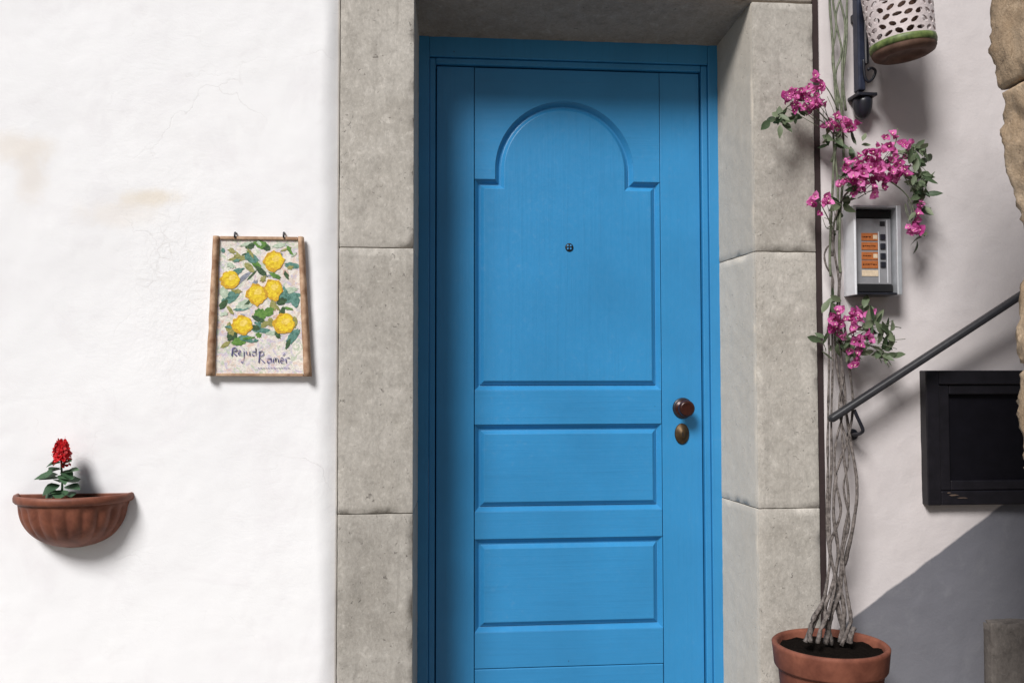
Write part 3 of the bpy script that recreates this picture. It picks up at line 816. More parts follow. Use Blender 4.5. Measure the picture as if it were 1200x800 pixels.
# rounded foot under the collar
vs, fs = [], []
prof = [(0.0, 1.0), (0.2, 1.0), (0.45, 0.94), (0.7, 0.78), (0.88, 0.52), (0.97, 0.27), (1.0, 0.05)]
for t, s in prof:
    for k in range(24):
        a = 2 * math.pi * k / 24
        vs.append((PX + 0.006 + 0.028 * s * math.cos(a), YB + 0.012 + 0.032 * s * math.sin(a), z112 - 0.0065 - 0.064 * t))
for i in range(len(prof) - 1):
    for k in range(24):
        fs.append((i * 24 + k, i * 24 + (k + 1) % 24, (i + 1) * 24 + (k + 1) % 24, (i + 1) * 24 + k))
fs += [tuple(range(24)), tuple((len(prof) - 1) * 24 + k for k in range(24))]
mesh('foot', vs, fs, M['iron'], ib, smooth=True)
yh = YB - 0.022
hp = [P(1012, 70, yh), P(1012.5, 82, yh), P(1014, 92, yh), P(1018, 96, yh), P(1023, 92, yh), P(1026, 84, yh), P(1022, 80, yh), P(1017, 82, yh)]
tube('hook', hp, 0.0042, M['iron'], ib, n=8, sub=5)
for z in (2.3, 2.62):
    box('wall_fixing', PX - 0.012, PX + 0.012, YB + 0.0185, 0.04, z - 0.012, z + 0.012, M['iron'], ib, 0.002)
arm = tube('arm', [(PX + 0.01, YB, 2.66), (PX + 0.05, YB - 0.05, 2.70), (PX + 0.11, -0.135, 2.71), (PX + 0.15, -0.15, 2.69)], 0.007, M['iron'], ib, n=10, sub=5)

# ------------------------------------------------------------------ hanging lattice pot
hc = P(1060, 60, -0.15)
hpot = empty('hanging_pot', (hc.x, -0.15, hc.z - 0.015), 'white lattice ceramic pot with green rim hanging tilted at top right', 'hanging pot')
HR0, HR1, HH = 0.088, 0.097, 0.20
def lat_r(z): return HR0 + (HR1 - HR0) * z / HH
vs, fs = [], []
NC, NR = 19, 7
Z0L = 0.036
def lat_p(cu, cv, rofs=0.0):
    a = 2 * math.pi * cu / NC
    z = Z0L + (HH - Z0L) * cv / NR
    r = lat_r(z) - rofs
    return Vector((hc.x + r * math.cos(a), -0.15 + r * math.sin(a), hc.z - 0.01 + z))
for lay, ro in ((0, 0.0), (1, 0.005)):
    for j in range(NR):
        rr = random.Random(j * 100)
        for i in range(NC):
            base = len(vs)
            sh = 0.5 * (j % 2)
            ang = rr.choice((0.7, -0.7, 0.1, 2.3, 0.5)); L, Wd = rr.uniform(0.40, 0.49), rr.uniform(0.22, 0.32)
            sq = [(0, 0), (.5, 0), (1, 0), (1, .5), (1, 1), (.5, 1), (0, 1), (0, .5)]
            for x, y in sq: vs.append(lat_p(i + sh + x, j + y, ro))
            for x, y in sq:
                a = math.atan2(y - .5, x - .5) - ang
                ex, ey = L * math.cos(a), Wd * math.sin(a)
                vs.append(lat_p(i + sh + .5 + ex * math.cos(ang) - ey * math.sin(ang), j + .5 + ex * math.sin(ang) + ey * math.cos(ang), ro))
            for k in range(8):
                k2 = (k + 1) % 8
                fs.append((base + k, base + k2, base + 8 + k2, base + 8 + k))
# hole walls
nl = len(vs) // 2
for c in range(NC * NR):
    for k in range(8):
        a, b = c * 16 + 8 + k, c * 16 + 8 + (k + 1) % 8
        fs.append((a, b, b + nl, a + nl))
lat = mesh('lattice_body', vs, fs, M['lattice'], hpot, fix=False)
C0 = (hc.x, -0.15, hc.z - 0.01)
lathe('top_rim', [(HR1 - 0.007, HH - 0.002), (HR1 - 0.007, HH + 0.012), (HR1 + 0.005, HH + 0.014), (HR1 + 0.006, HH), (HR1 - 0.001, HH - 0.003)], M['lattice'], hpot, 56, C0)
lathe('green_band', [(HR0 - 0.001, 0.038), (HR0 + 0.003, 0.036), (HR0 + 0.0045, 0.027), (HR0 + 0.003, 0.018), (HR0 - 0.002, 0.015)], M['greenrim'], hpot, 56, C0, wob=0.012)
lathe('base', [(HR0 - 0.002, 0.036), (HR0 + 0.001, 0.010), (HR0 - 0.004, 0.0), (HR0 - 0.016, -0.006), (0.050, -0.002), (0.046, 0.004), (0.002, 0.004)], M['brownbase'], hpot, 56, C0)
lathe('inner_pot', [(0.002, 0.015), (0.052, 0.015), (0.060, 0.15), (0.055, 0.15), (0.048, 0.10), (0.002, 0.10)], M['brownbase'], hpot, 32, C0)
top = Vector((PX + 0.15, -0.15, 2.68))
for a in (0.3, 2.4, 4.5):
    tube('hanger_wire', [Vector((hc.x + HR1 * math.cos(a), -0.15 + HR1 * math.sin(a), C0[2] + HH + 0.01)), top + Vector((0, 0, 0.005))], 0.0018, M['iron'], hpot, n=6)
hpot.rotation_euler = (0.0, math.radians(-7), 0.0)

# ------------------------------------------------------------------ terracotta pot on the ground
tc = P(973, 753, -0.175)
RP = 0.158
pot = empty('flower_pot', (tc.x, -0.175, 0.0), 'terracotta pot with thick rim on the ground beside the door', 'flower pot')
hz = tc.z
lathe('pot_body', [(0.002, 0.001), (0.100, 0.001), (0.106, 0.006), (0.140, hz - 0.072), (0.143, hz - 0.062)], M['terracotta'], pot, 72, (tc.x, -0.175, 0.0), wob=0.006)
lathe('pot_rim', [(0.140, hz - 0.064), (0.147, hz - 0.066), (0.151, hz - 0.060), (0.156, hz - 0.010), (0.157, hz - 0.003), (0.153, hz + 0.001), (0.144, hz), (0.140, hz - 0.006), (0.136, hz - 0.06)], M['terracotta'], pot, 72, (tc.x, -0.175, 0.0), wob=0.006)
vs, fs = [], []
for i in range(15):
    for k in range(40):
        a = 2 * math.pi * k / 40; r = 0.139 * i / 14
        x, y = tc.x + r * math.cos(a), -0.175 + r * math.sin(a)
        vs.append((x, y, hz - 0.020 + 0.012 * fnoise((x, y, 0), 25.0, 8.0) + 0.010 * (1 - i / 14)))
for i in range(14):
    for k in range(40):
        fs.append((i * 40 + k, i * 40 + (k + 1) % 40, (i + 1) * 40 + (k + 1) % 40, (i + 1) * 40 + k))
mesh('soil', vs, fs, M['soil'], pot, smooth=True)

# ------------------------------------------------------------------ bougainvillea
vine = empty('bougainvillea', (tc.x, -0.175, hz - 0.02), 'magenta bougainvillea climbing from the terracotta pot beside the jamb', 'climbing plant')
def stem(pts, r0, r1, mat='bark', knob=0.45, sub=5, name='stem'):
    cu = 985.0
    r0 *= 0.8 if mat == 'bark' else 1.0
    w = [P(cu + (u - cu) * (1.05 if v < 730 and name == 'stem' and mat == 'bark' else 1.0) + (random.uniform(-2, 2) if name == 'stem' else 0), v, y) for u, v, y in pts]
    n = len(w)
    return tube(name, w, [r1 + (r0 - r1) * (1 - i / (n - 1)) ** 2.6 * (1.0 if i < 3 or name != 'stem' else 0.75) for i in range(n)], M[mat], vine, n=8, sub=sub, knob=knob, seed=random.uniform(0, 50))
stem([(950, 752, -.20), (955, 726, -.19), (966, 700, -.17), (972, 650, -.13), (971, 600, -.09), (975, 540, -.075), (974, 490, -.055), (975, 430, -.05), (977, 350, -.045), (975, 322, -.042)], .0095, .0030)
stem([(966, 754, -.19), (975, 716, -.18), (985, 690, -.15), (988, 640, -.12), (993, 590, -.12), (990, 540, -.10), (985, 500, -.08), (984, 440, -.05), (986, 390, -.05), (984, 350, -.045), (984, 318, -.045)], .0098, .0030)
stem([(976, 754, -.18), (969, 716, -.19), (976, 690, -.165), (981, 650, -.13), (976, 600, -.125), (983, 550, -.105), (993, 510, -.075), (997, 470, -.05), (993, 420, -.055), (990, 380, -.07)], .009, .0036)
stem([(986, 752, -.17), (991, 720, -.165), (983, 690, -.15), (975, 660, -.14), (970, 620, -.10), (969, 570, -.07), (971, 520, -.06), (970, 470, -.05), (971, 420, -.045), (973, 380, -.045), (978, 330, -.04), (970, 312, -.04), (968, 298, -.04), (972, 288, -.04), (977, 300, -.04), (979, 270, -.04)], .009, .0026)
stem([(992, 751, -.165), (981, 702, -.15), (990, 660, -.11), (998, 620, -.12), (1002, 570, -.105), (997, 520, -.08), (989, 480, -.045), (981, 430, -.045), (979, 380, -.045), (983, 330, -.045), (978, 280, -.05), (984, 240, -.06), (1004, 215, -.08), (1030, 195, -.10), (1052, 185, -.10)], .0095, .0030)
stem([(958, 753, -.22), (962, 735, -.22), (972, 715, -.20), (980, 680, -.16), (973, 640, -.13), (985, 600, -.125), (978, 560, -.11), (981, 520, -.09), (990, 470, -.06), (986, 420, -.055), (982, 370, -.05)], .0085, .0034)
stem([(945, 752, -.18), (950, 738, -.18), (957, 722, -.175), (965, 705, -.17)], .012, .007, knob=0.4)
stem([(995, 753, -.20), (998, 742, -.20), (1001, 735, -.195)], .011, .007, knob=0.4)
stem([(986, 756, -.19), (996, 728, -.18), (993, 700, -.15), (986, 650, -.13), (994, 610, -.12), (987, 570, -.11), (993, 530, -.09), (984, 480, -.07), (988, 440, -.06), (981, 400, -.055)], .0075, .0026)
stem([(975, 324, -.042), (974, 300, -.04), (975, 240, -.045), (979, 190, -.045), (983, 150, -.04), (980, 100, -.04), (975, 50, -.035), (971, 0, -.035), (970, -60, -.03)], .0042, .0034, 'greenstem', 0.2)
stem([(984, 320, -.045), (983, 300, -.045), (986, 250, -.05), (987, 200, -.045), (986, 150, -.04), (988, 100, -.035), (990, 50, -.035), (993, 0, -.03), (995, -60, -.03)], .0042, .0034, 'greenstem', 0.2)
for a in ([(980, 270, -.045), (983, 215, -.04), (977, 160, -.04), (982, 120, -.04), (976, 70, -.035), (981, 30, -.035), (976, -10, -.035), (980, -60, -.03)],
          [(974, 190, -.04), (987, 140, -.04), (981, 90, -.045), (987, 60, -.04), (979, 20, -.035), (989, -20, -.03), (985, -60, -.03)],
          [(990, 130, -.035), (985, 80, -.04), (992, 30, -.035), (984, -10, -.03), (988, -60, -.03)]):
    stem(a, .0036, .0030, 'greenstem', 0.1)
for a in ([(984, 165, -.045), (968, 140, -.07), (942, 118, -.09), (922, 126, -.10), (908, 142, -.11)],
          [(983, 130, -.045), (972, 108, -.06), (960, 92, -.07)],
          [(1030, 195, -.10), (1055, 180, -.10), (1076, 200, -.09), (1082, 225, -.08)],
          [(1040, 210, -.10), (1062, 228, -.10), (1072, 250, -.10), (1078, 278, -.10)],
          [(979, 275, -.045), (970, 255, -.07), (960, 236, -.08)],
          [(986, 400, -.055), (1005, 385, -.07), (1030, 380, -.09), (1056, 384, -.09)],
          [(988, 395, -.055), (1010, 400, -.08), (1030, 412, -.09), (1042, 430, -.09)],
          [(985, 385, -.055), (995, 405, -.08), (1005, 430, -.09)],
          [(1040, 190, -.10), (1050, 165, -.10), (1052, 150, -.10)]):
    stem(a, .0026, .0014, 'greenstem', 0.1, name='twig')

for (u0, v0, uc, vc, ru, rv, n_) in ((983, 160, 940, 118, 28, 18, 9), (985, 165, 986, 146, 20, 14, 5), (990, 230, 1028, 198, 40, 28, 14), (1055, 190, 1074, 200, 16, 34, 8), (1066, 236, 1073, 258, 10, 22, 4),
                                     (978, 272, 962, 241, 12, 15, 4), (984, 405, 992, 380, 24, 18, 8), (990, 400, 1034, 396, 26, 28, 12)):
    for _ in range(n_):
        a = random.uniform(0, 6.28); r = random.uniform(0.5, 1.1)
        ue, ve = uc + ru * r * math.cos(a), vc + rv * r * math.sin(a)
        um, vm = (u0 + ue) / 2 + random.uniform(-8, 8), (v0 + ve) / 2 + random.uniform(-9, 3)
        y0, y1 = -.055, random.uniform(-.13, -.06)
        k_ = random.uniform(0.0, 0.55)
        stem([(u0 + (ue - u0) * k_ + random.uniform(-6, 6), v0 + (ve - v0) * k_ + random.uniform(-8, 8), y0 - .03 * k_), (um, vm, (y0 + y1) / 2 - .015), (ue, ve, y1)], .0015, .0008, 'greenstem', 0.1, 4, 'twig')
# flower: three papery bracts round a small cream tube
def flower_mesh(seed):
    rr = random.Random(seed)
    vs, fs, fm = [], [], []
    for b in range(3):
        a0 = b * 2 * math.pi / 3 + rr.uniform(-.2, .2)
        tilt = rr.uniform(0.45, 0.95)
        L, Wd = rr.uniform(0.015, 0.019), rr.uniform(0.0070, 0.0088)
        base = len(vs)
        rows = [(0.0, 0.25), (0.25, 0.85), (0.5, 1.0), (0.75, 0.72), (1.0, 0.05)]
        for t, w in rows:
            for s in (-1, 0, 1):
                lx = L * t; ly = s * Wd * w; lz = 0.25 * L * math.sin(t * 3.0) + (0.0022 if s else -0.0008) * (1 - 0.3 * t) + rr.uniform(-.0006, .0006)
                x2 = lx * math.cos(tilt) - lz * math.sin(tilt); z2 = lx * math.sin(tilt) + lz * math.cos(tilt)
                vs.append((x2 * math.cos(a0) - ly * math.sin(a0), x2 * math.sin(a0) + ly * math.cos(a0), z2))
        for i in range(4):
            for k in range(2):
                q = base + i * 3 + k
                fs.append((q, q + 1, q + 4, q + 3)); fm.append(0)
    base = len(vs)
    for k in range(4):
        a = k * math.pi / 2
        vs.append((0.0008 * math.cos(a), 0.0008 * math.sin(a), 0.0)); vs.append((0.0017 * math.cos(a), 0.0017 * math.sin(a), 0.010))
    for k in range(4):
        k2 = (k + 1) % 4
        fs.append((base + 2 * k, base + 2 * k2, base + 2 * k2 + 1, base + 2 * k + 1)); fm.append(1)
    fs.append((base + 1, base + 3, base + 5, base + 7)); fm.append(1)
    me = bpy.data.meshes.new('flower'); me.from_pydata(vs, [], fs)
    me.materials.append(M['bract']); me.materials.append(M['tiny'])
    for p, i in zip(me.polygons, fm): p.material_index = i; p.use_smooth = True
    return me
def leaf_mesh(name, seed, L, Wd, mat):
    rr = random.Random(seed)
    vs, fs = [], []
    rows = [(0.0, .06), (.12, .45), (.3, .9), (.5, 1.0), (.7, .78), (.87, .4), (1.0, .03)]
    curl = rr.uniform(-0.5, 0.9)
    for t, w in rows:
        for s in (-1, 0, 1):
            vs.append((L * t, s * Wd * w + rr.uniform(-.03, .03) * Wd, -curl * L * t * t * 0.5 + (0.18 * Wd * abs(s) * w * 1.6)))
    for i in range(len(rows) - 1):
        for k in range(2):
            q = i * 3 + k
            fs.append((q, q + 1, q + 4, q + 3))
    me = bpy.data.meshes.new(name); me.from_pydata(vs, [], fs); me.materials.append(mat)
    for p in me.polygons: p.use_smooth = True
    return me
FM = [flower_mesh(i) for i in range(5)]
LM = [leaf_mesh('leaf', i, random.uniform(.034, .048), random.uniform(.0080, .0118), M['leaf']) for i in range(5)]
def scatter(kind, meshes, spots, parent, face=0.7, smin=0.8, smax=1.2):
    inv = parent.matrix_basis.inverted()
    for (u, v, ru, rv, n, y0, y1) in spots:
        for _ in range(n):
            a = random.uniform(0, 2 * math.pi); r = math.sqrt(random.random())
            p = P(u + ru * r * math.cos(a), v + rv * r * math.sin(a), random.uniform(y0, y1))
            o = bpy.data.objects.new(kind, random.choice(meshes))
            sc.collection.objects.link(o); o.parent = parent; o.matrix_parent_inverse = inv
            d = Vector((random.gauss(0, .6), -face + random.gauss(0, .35), random.gauss(0.25, .45))).normalized()
            q = d.to_track_quat('Z', 'Y').to_matrix().to_4x4() @ Matrix.Rotation(random.uniform(0, 6.28), 4, 'Z')
            s = random.uniform(smin, smax)
            o.matrix_basis = Matrix.Translation(p) @ q @ Matrix.Scale(s, 4)
scatter('flower', FM, [(940, 117, 26, 15, 40, -.12, -.07), (959, 97, 9, 8, 6, -.10, -.06), (985, 148, 17, 11, 18, -.09, -.05),
                       (1028, 198, 38, 25, 84, -.15, -.07), (1048, 165, 20, 12, 9, -.13, -.09), (1012, 216, 28, 16, 26, -.13, -.07),
                       (962, 241, 11, 14, 12, -.10, -.06), (1073, 256, 10, 19, 18, -.12, -.08),
                       (990, 378, 19, 16, 28, -.11, -.06), (1012, 366, 12, 8, 5, -.10, -.07), (1008, 402, 12, 16, 15, -.11, -.07), (1004, 422, 6, 12, 6, -.10, -.08)], vine, smin=0.95, smax=1.4)
scatter('leaf', LM, [(910, 142, 13, 10, 14, -.13, -.08), (935, 140, 12, 8, 6, -.11, -.07), (1073, 195, 14, 26, 42, -.12, -.06), (1078, 228, 10, 22, 25, -.11, -.06), (1000, 168, 12, 12, 7, -.08, -.05),
                     (1004, 205, 22, 16, 11, -.12, -.07), (994, 408, 14, 12, 15, -.11, -.06), (1028, 385, 20, 9, 15, -.11, -.07), (1036, 408, 14, 20, 25, -.11, -.07), (978, 352, 9, 6, 8, -.08, -.05),
                     (968, 408, 8, 14, 8, -.08, -.05), (985, 240, 10, 8, 8, -.08, -.05), (974, 164, 14, 8, 8, -.08, -.05), (1020, 360, 14, 6, 4, -.08, -.05), (1078, 276, 7, 8, 6, -.12, -.08)], vine)

# ------------------------------------------------------------------ lemon tile
tl = empty('painted_roof_tile', tuple(P(304, 440, 0.0)), 'old roof tile painted with yellow lemons hung on the white wall', 'painted tile')
YT = -0.022
def slab_poly(name, pix, y0, y1, mat, parent, bev=0.0015):
    bm = bmesh.new()
    a = [bm.verts.new(P(u, v, y0)) for u, v in pix]
    f = bm.faces.new(a)
    ex = bmesh.ops.extrude_face_region(bm, geom=[f])
    for g_ in ex['geom']:
        if isinstance(g_, bmesh.types.BMVert): g_.co.y = y1
    if bev: bmesh.ops.bevel(bm, geom=bm.edges[:], offset=bev, segments=2, affect='EDGES', profile=0.6)
    return from_bm(name, bm, mat, parent)
def m_tile_ground():
    m, n, l, b = new_mat('painted_cream_ground', (0.7, 0.65, 0.6), 0.7, spec=0.25)
    v = coords(n, l)
    t1 = ntex(n, l, v, 24.0, 5, 0.7, 1.2); t2 = ntex(n, l, v, 33.0, 5, 0.7, 2.0); t3 = ntex(n, l, v, 41.0, 4, 0.7, 1.5); t4 = ntex(n, l, v, 140.0, 4, 0.7)
    col = ramp(n, l, t1, [(0.32, (0.56, 0.46, 0.40)), (0.48, (0.74, 0.69, 0.63)), (0.66, (0.82, 0.79, 0.72))])
    col = mixc(n, l, ramp(n, l, t2, [(0.50, 0.0), (0.60, 0.9)]), col, (0.55, 0.50, 0.62))
    col = mixc(n, l, ramp(n, l, t3, [(0.54, 0.0), (0.62, 0.85)]), col, (0.46, 0.54, 0.40))
    col = mixc(n, l, ramp(n, l, t3, [(0.36, 0.7), (0.46, 0.0)]), col, (0.66, 0.45, 0.36))
    col = mixc(n, l, ramp(n, l, t4, [(0.60, 0.0), (0.72, 0.5)]), col, (0.30, 0.27, 0.27))
    l.new(col, b.inputs['Base Color'])
    bump(n, l, b, t4, 0.5, 0.003)
    return m
tb = m_tile_ground()
body = slab_poly('tile_body', [(251, 279), (354, 280), (364, 440), (244, 440)], YT, 0.0, tb, tl)
def flange(name, p0, p1, w0, w1, sgn):
    """raised side lip of the tile, rough clay"""
    vs, fs = [], []
    nseg, nsec = 26, 10
    for i in range(nseg + 1):
        t = i / nseg
        u = p0[0] + (p1[0] - p0[0]) * t; v = p0[1] + (p1[1] - p0[1]) * t; w = w0 + (w1 - w0) * t
        for k in range(nsec):
            a = math.pi * k / (nsec - 1)
            c = P(u + w * 0.5, v, YT)
            rx = w * 0.5 / 405.0 * (1 + 0.14 * fnoise((t * 3, sgn, 0), 3.0, 5.0 * sgn))
            d = 0.016 + 0.003 * fnoise((t * 4, sgn * 3, 1), 2.0, 9.0)
            vs.append((c.x - rx * math.cos(a), YT + 0.003 - (d + 0.003) * math.sin(a) ** 0.7, c.z))
    for i in range(nseg):
        for k in range(nsec - 1):
            q = i * nsec + k
            fs.append((q, q + 1, q + nsec + 1, q + nsec))
        fs.append((i * nsec + nsec - 1, i * nsec, (i + 1) * nsec, (i + 1) * nsec + nsec - 1))
    fs += [tuple(range(nsec)), tuple(nseg * nsec + k for k in range(nsec))]
    return mesh(name, vs, fs, M['terra_tile'], tl, smooth=True)
flange('side_lip', (250, 277), (242, 440.5), 7.5, 9.5, 1)
flange('side_lip', (349.2, 278), (356.0, 441), 7, 9.3, -1)
slab_poly('top_lip', [(258, 276.5), (348.5, 277.5), (348.7, 281.0), (257.6, 280)], YT - 0.006, YT + 0.004, M['terra_tile'], tl)
slab_poly('bottom_lip', [(253, 437.2), (355, 437.6), (355.4, 440.8), (252.6, 440.4)], YT - 0.004, YT + 0.004, M['terra_tile'], tl)
for u in (276, 333):
    c = P(u, 275, -0.02)
    hk = tube('hook', [(c.x, 0.02, c.z + 0.006), (c.x, -0.026, c.z + 0.005), (c.x, -0.031, c.z), (c.x, -0.031, c.z - 0.010)], 0.0028, M['iron'], tl, n=8)
# painted picture: thick brush strokes, lemons over leaves
def pcol(name, a, b, s=120): return m_simple(name, a, 0.55, c2=b, scale=s, bd=0.003, bs=0.6)
GC = [pcol('paint_dark_green', (0.02, 0.05, 0.02), (0.06, 0.13, 0.05)), pcol('paint_green', (0.04, 0.15, 0.02), (0.16, 0.32, 0.06)),
      pcol('paint_teal', (0.03, 0.13, 0.10), (0.16, 0.33, 0.28)), pcol('paint_olive', (0.22, 0.23, 0.05), (0.38, 0.36, 0.14)),
      pcol('paint_pale_green', (0.36, 0.48, 0.34), (0.58, 0.66, 0.54)), pcol('paint_lilac', (0.48, 0.44, 0.58), (0.66, 0.60, 0.70)),
      pcol('paint_pink', (0.62, 0.42, 0.34), (0.74, 0.58, 0.50)), pcol('paint_cream', (0.74, 0.70, 0.56), (0.85, 0.82, 0.72)), pcol('paint_slate', (0.16, 0.18, 0.24), (0.34, 0.36, 0.42))]
lem = pcol('paint_lemon_yellow', (0.70, 0.42, 0.008), (0.90, 0.70, 0.03), 150)
lem_l = pcol('paint_light_yellow', (0.84, 0.56, 0.05), (0.9, 0.70, 0.18))
lem_d = pcol('paint_orange', (0.54, 0.27, 0.02), (0.74, 0.46, 0.02), 150)
ink = m_simple('violet_black_ink', (0.035, 0.03, 0.12), 0.5, c2=(0.15, 0.14, 0.34), scale=150, bd=0)
def Z(x, y): return 220 + x / 4.0, 260 + y / 4.0
LAY = [0.0]
def stroke(name, cx, cy, L, Wd, ang, mat, ragged=0.12):
    """a dab of paint: centre, length, width in quarter pixels of the photograph; proud of the tile"""
    LAY[0] += 0.000012
    u0, v0 = Z(cx, cy)
    c = P(u0, v0, YT)
    vs = []
    n = 22
    s = 1 / 4.0 / 405.0
    for k in range(n):
        a = 2 * math.pi * k / n
        x = math.cos(a) * L / 2; y = math.sin(a) * Wd / 2 * (1 - 0.35 * abs(math.cos(a)) ** 3)
        q = 1 + ragged * random.uniform(-1, 1)
        x *= q; y *= q
        X = x * math.cos(ang) - y * math.sin(ang); Y_ = x * math.sin(ang) + y * math.cos(ang)
        vs.append((c.x + X * s, YT - 0.0006 - LAY[0], c.z + Y_ * s))
    vs2 = [(x, YT + 0.0005, z) for x, y, z in vs]
    fs = [tuple(range(n))] + [(k, (k + 1) % n, n + (k + 1) % n, n + k) for k in range(n)]
    return mesh(name, vs + vs2, fs, mat, body)
for (x, y, L, W_, an, g_) in ((292, 112, 46, 34, .5, 0), (345, 108, 72, 38, -.25, 1), (372, 122, 34, 30, .2, 0), (315, 190, 120, 30, -.95, 1), (345, 232, 70, 26, -.7, 0), (240, 172, 96, 24, .15, 3), (262, 262, 96, 20, .75, 8),
                              (200, 352, 84, 50, .5, 2), (168, 386, 54, 30, .9, 0), (470, 352, 110, 56, .1, 2), (440, 374, 50, 34, .3, 0), (505, 372, 40, 60, 0, 2), (340, 436, 60, 60, .4, 1), (330, 456, 70, 24, -.4, 0), (250, 408, 70, 18, .1, 2), (400, 392, 30, 50, .1, 3),
                              (345, 508, 110, 24, -.12, 2), (318, 496, 40, 26, -.3, 0), (492, 540, 90, 38, .95, 2), (470, 572, 50, 18, 1.2, 0), (208, 532, 56, 44, .8, 0), (240, 560, 70, 40, .2, 1), (178, 575, 50, 20, .6, 3), (360, 480, 50, 24, .6, 3), (490, 205, 30, 70, 1.4, 2), (395, 250, 60, 10, .1, 8), (460, 240, 26, 40, .5, 6),
                              (220, 240, 90, 30, .5, 2), (300, 170, 70, 40, -.4, 2), (430, 110, 60, 22, .2, 4), (480, 320, 70, 30, .2, 4), (170, 330, 40, 60, .2, 4), (270, 385, 80, 40, .3, 4), (400, 520, 70, 20, .1, 4), (290, 215, 60, 26, -.8, 3), (500, 470, 26, 60, 0, 3), (200, 500, 40, 60, .4, 3), (380, 420, 50, 40, .5, 1), (270, 545, 60, 30, -.3, 2), (300, 250, 60, 9, .8, 0), (270, 150, 30, 9, .3, 0), (420, 440, 40, 14, .2, 6), (390, 470, 30, 40, .2, 3)):
    stroke('painted_leaf', x, y, L, W_, an, GC[g_], 0.16)
for k in range(46):                                   # loose dabs of leaf paint between the fruit
    stroke('painted_leaf', random.uniform(165, 505), random.uniform(100, 560), random.uniform(22, 62), random.uniform(10, 24), random.uniform(-1.4, 1.4), GC[random.choice((1, 1, 2, 2, 3, 4, 0, 8))], 0.3)
for (x, y, L, W_, an) in ((405, 185, 96, 92, .2), (200, 272, 92, 84, 0), (400, 318, 84, 104, .1), (322, 340, 92, 104, .2), (255, 484, 98, 92, .2), (452, 478, 98, 96, -.1)):
    stroke('lemon', x, y, L, W_, an, lem_d, 0.13)
    stroke('lemon', x + 3, y - 3, L * 0.84, W_ * 0.84, an, lem, 0.16)
    stroke('lemon_highlight', x + 8, y - 12, L * 0.4, W_ * 0.3, .5, lem_l, 0.2)
# handwriting: strokes of violet ink
def ribbon(pts, w, parent):
    LAY[0] += 0.000008
    ww = [P(*Z(x, y), YT) for x, y in pts]
    ww = catmull([Vector((p.x, p.z, 0)) for p in ww], 4) if len(ww) > 2 else [Vector((p.x, p.z, 0)) for p in ww]
    vs, fs = [], []
    hw = w * 0.62 / 4 / 405.0 / 2
    for i, p in enumerate(ww):
        t = (ww[min(i + 1, len(ww) - 1)] - ww[max(i - 1, 0)]).normalized()
        nrm = Vector((-t.y, t.x, 0))
        k = hw * (0.8 + 0.4 * math.sin(i * 0.9))
        for s in (-1, 1): vs.append((p.x + nrm.x * k * s, YT - 0.0012 - LAY[0], p.y + nrm.y * k * s))
    for i in range(len(ww) - 1): fs.append((2 * i, 2 * i + 1, 2 * i + 3, 2 * i + 2))
    return mesh('lettering', vs, fs, ink, parent)
# "Rejud"
for s, w in (([(211, 590), (207, 628)], 8), ([(209, 593), (226, 590), (230, 602), (212, 610), (230, 627)], 7), ([(238, 614), (250, 610), (246, 602), (238, 608), (240, 622), (254, 622)], 6),
             ([(264, 604), (264, 640), (256, 660), (250, 650)], 5), ([(264, 592), (265, 596)], 6), ([(276, 606), (277, 622), (290, 622), (291, 606), (292, 626)], 5), ([(318, 608), (304, 610), (304, 624), (318, 622), (320, 590), (321, 628)], 6),
             # "Ramer"
             ([(338, 606), (334, 660)], 8), ([(332, 612), (352, 606), (356, 622), (338, 634), (362, 660)], 6), ([(390, 640), (376, 642), (374, 658), (388, 656), (391, 638), (394, 660)], 6),
             ([(402, 660), (403, 640), (412, 640), (412, 658), (414, 640), (424, 640), (426, 660)], 6), ([(434, 650), (450, 646), (444, 636), (434, 644), (438, 660), (454, 658)], 6), ([(462, 660), (461, 640), (472, 636), (480, 640)], 6), ([(446, 628), (456, 616)], 5)):
    ribbon(s, w, body)
x = 330
while x < 470:
    w = random.uniform(5, 12)
    ribbon([(x, 684 + random.uniform(-.8, .8)), (x + w, 684)], 4.0, body); x += w + random.uniform(2.5, 5)

# ------------------------------------------------------------------ half planter on the left wall
pc0 = P(89, 577, 0.0)
PA, PB, PH = 0.158, 0.135, 0.146
pln = empty('wall_planter', (pc0.x, 0.0, pc0.z - PH), 'brown terracotta fluted half planter fixed to the white wall', 'planter')
def half_bowl(name, prof, flute_amp, mat, parent, n=120):
    vs, fs = [], []
    for s, z, fl in prof:
        for k in range(n + 1):
            a = math.pi + math.pi * k / n
            f = 1 - flute_amp * fl * (0.5 - 0.5 * abs(math.sin(a * 11.0)) ** 0.8)
            vs.append((pc0.x + PA * s * f * math.cos(a), -0.002 + PB * s * f * math.sin(a), pc0.z + z))
    m_ = n + 1
    for i in range(len(prof) - 1):
        for k in range(n): fs.append((i * m_ + k, i * m_ + k + 1, (i + 1) * m_ + k + 1, (i + 1) * m_ + k))
    return mesh(name, vs, fs, mat, parent, smooth=True)
bowl = []
for i in range(19):
    t = i / 18
    z = -0.020 - (PH - 0.020) * t
    s = 0.90 * math.sqrt(max(0.0, 1 - (t * 0.985) ** 2.3)) + 0.02
    fl = min(1.0, max(0.0, (t - 0.06) * 10)) * min(1.0, max(0.0, (0.78 - t) * 6))
    bowl.append((s, z, fl))
half_bowl('bowl', bowl, 0.10, M['terra_pl'], pln)
half_bowl('rim', [(0.90, -0.024, 0), (0.965, -0.022, 0), (0.995, -0.017, 0), (1.0, -0.008, 0), (0.985, -0.001, 0), (0.955, 0.001, 0), (0.925, -0.002, 0), (0.905, -0.012, 0), (0.88, -0.04, 0), (0.80, -0.075, 0)], 0.0, M['terra_pl'], pln)
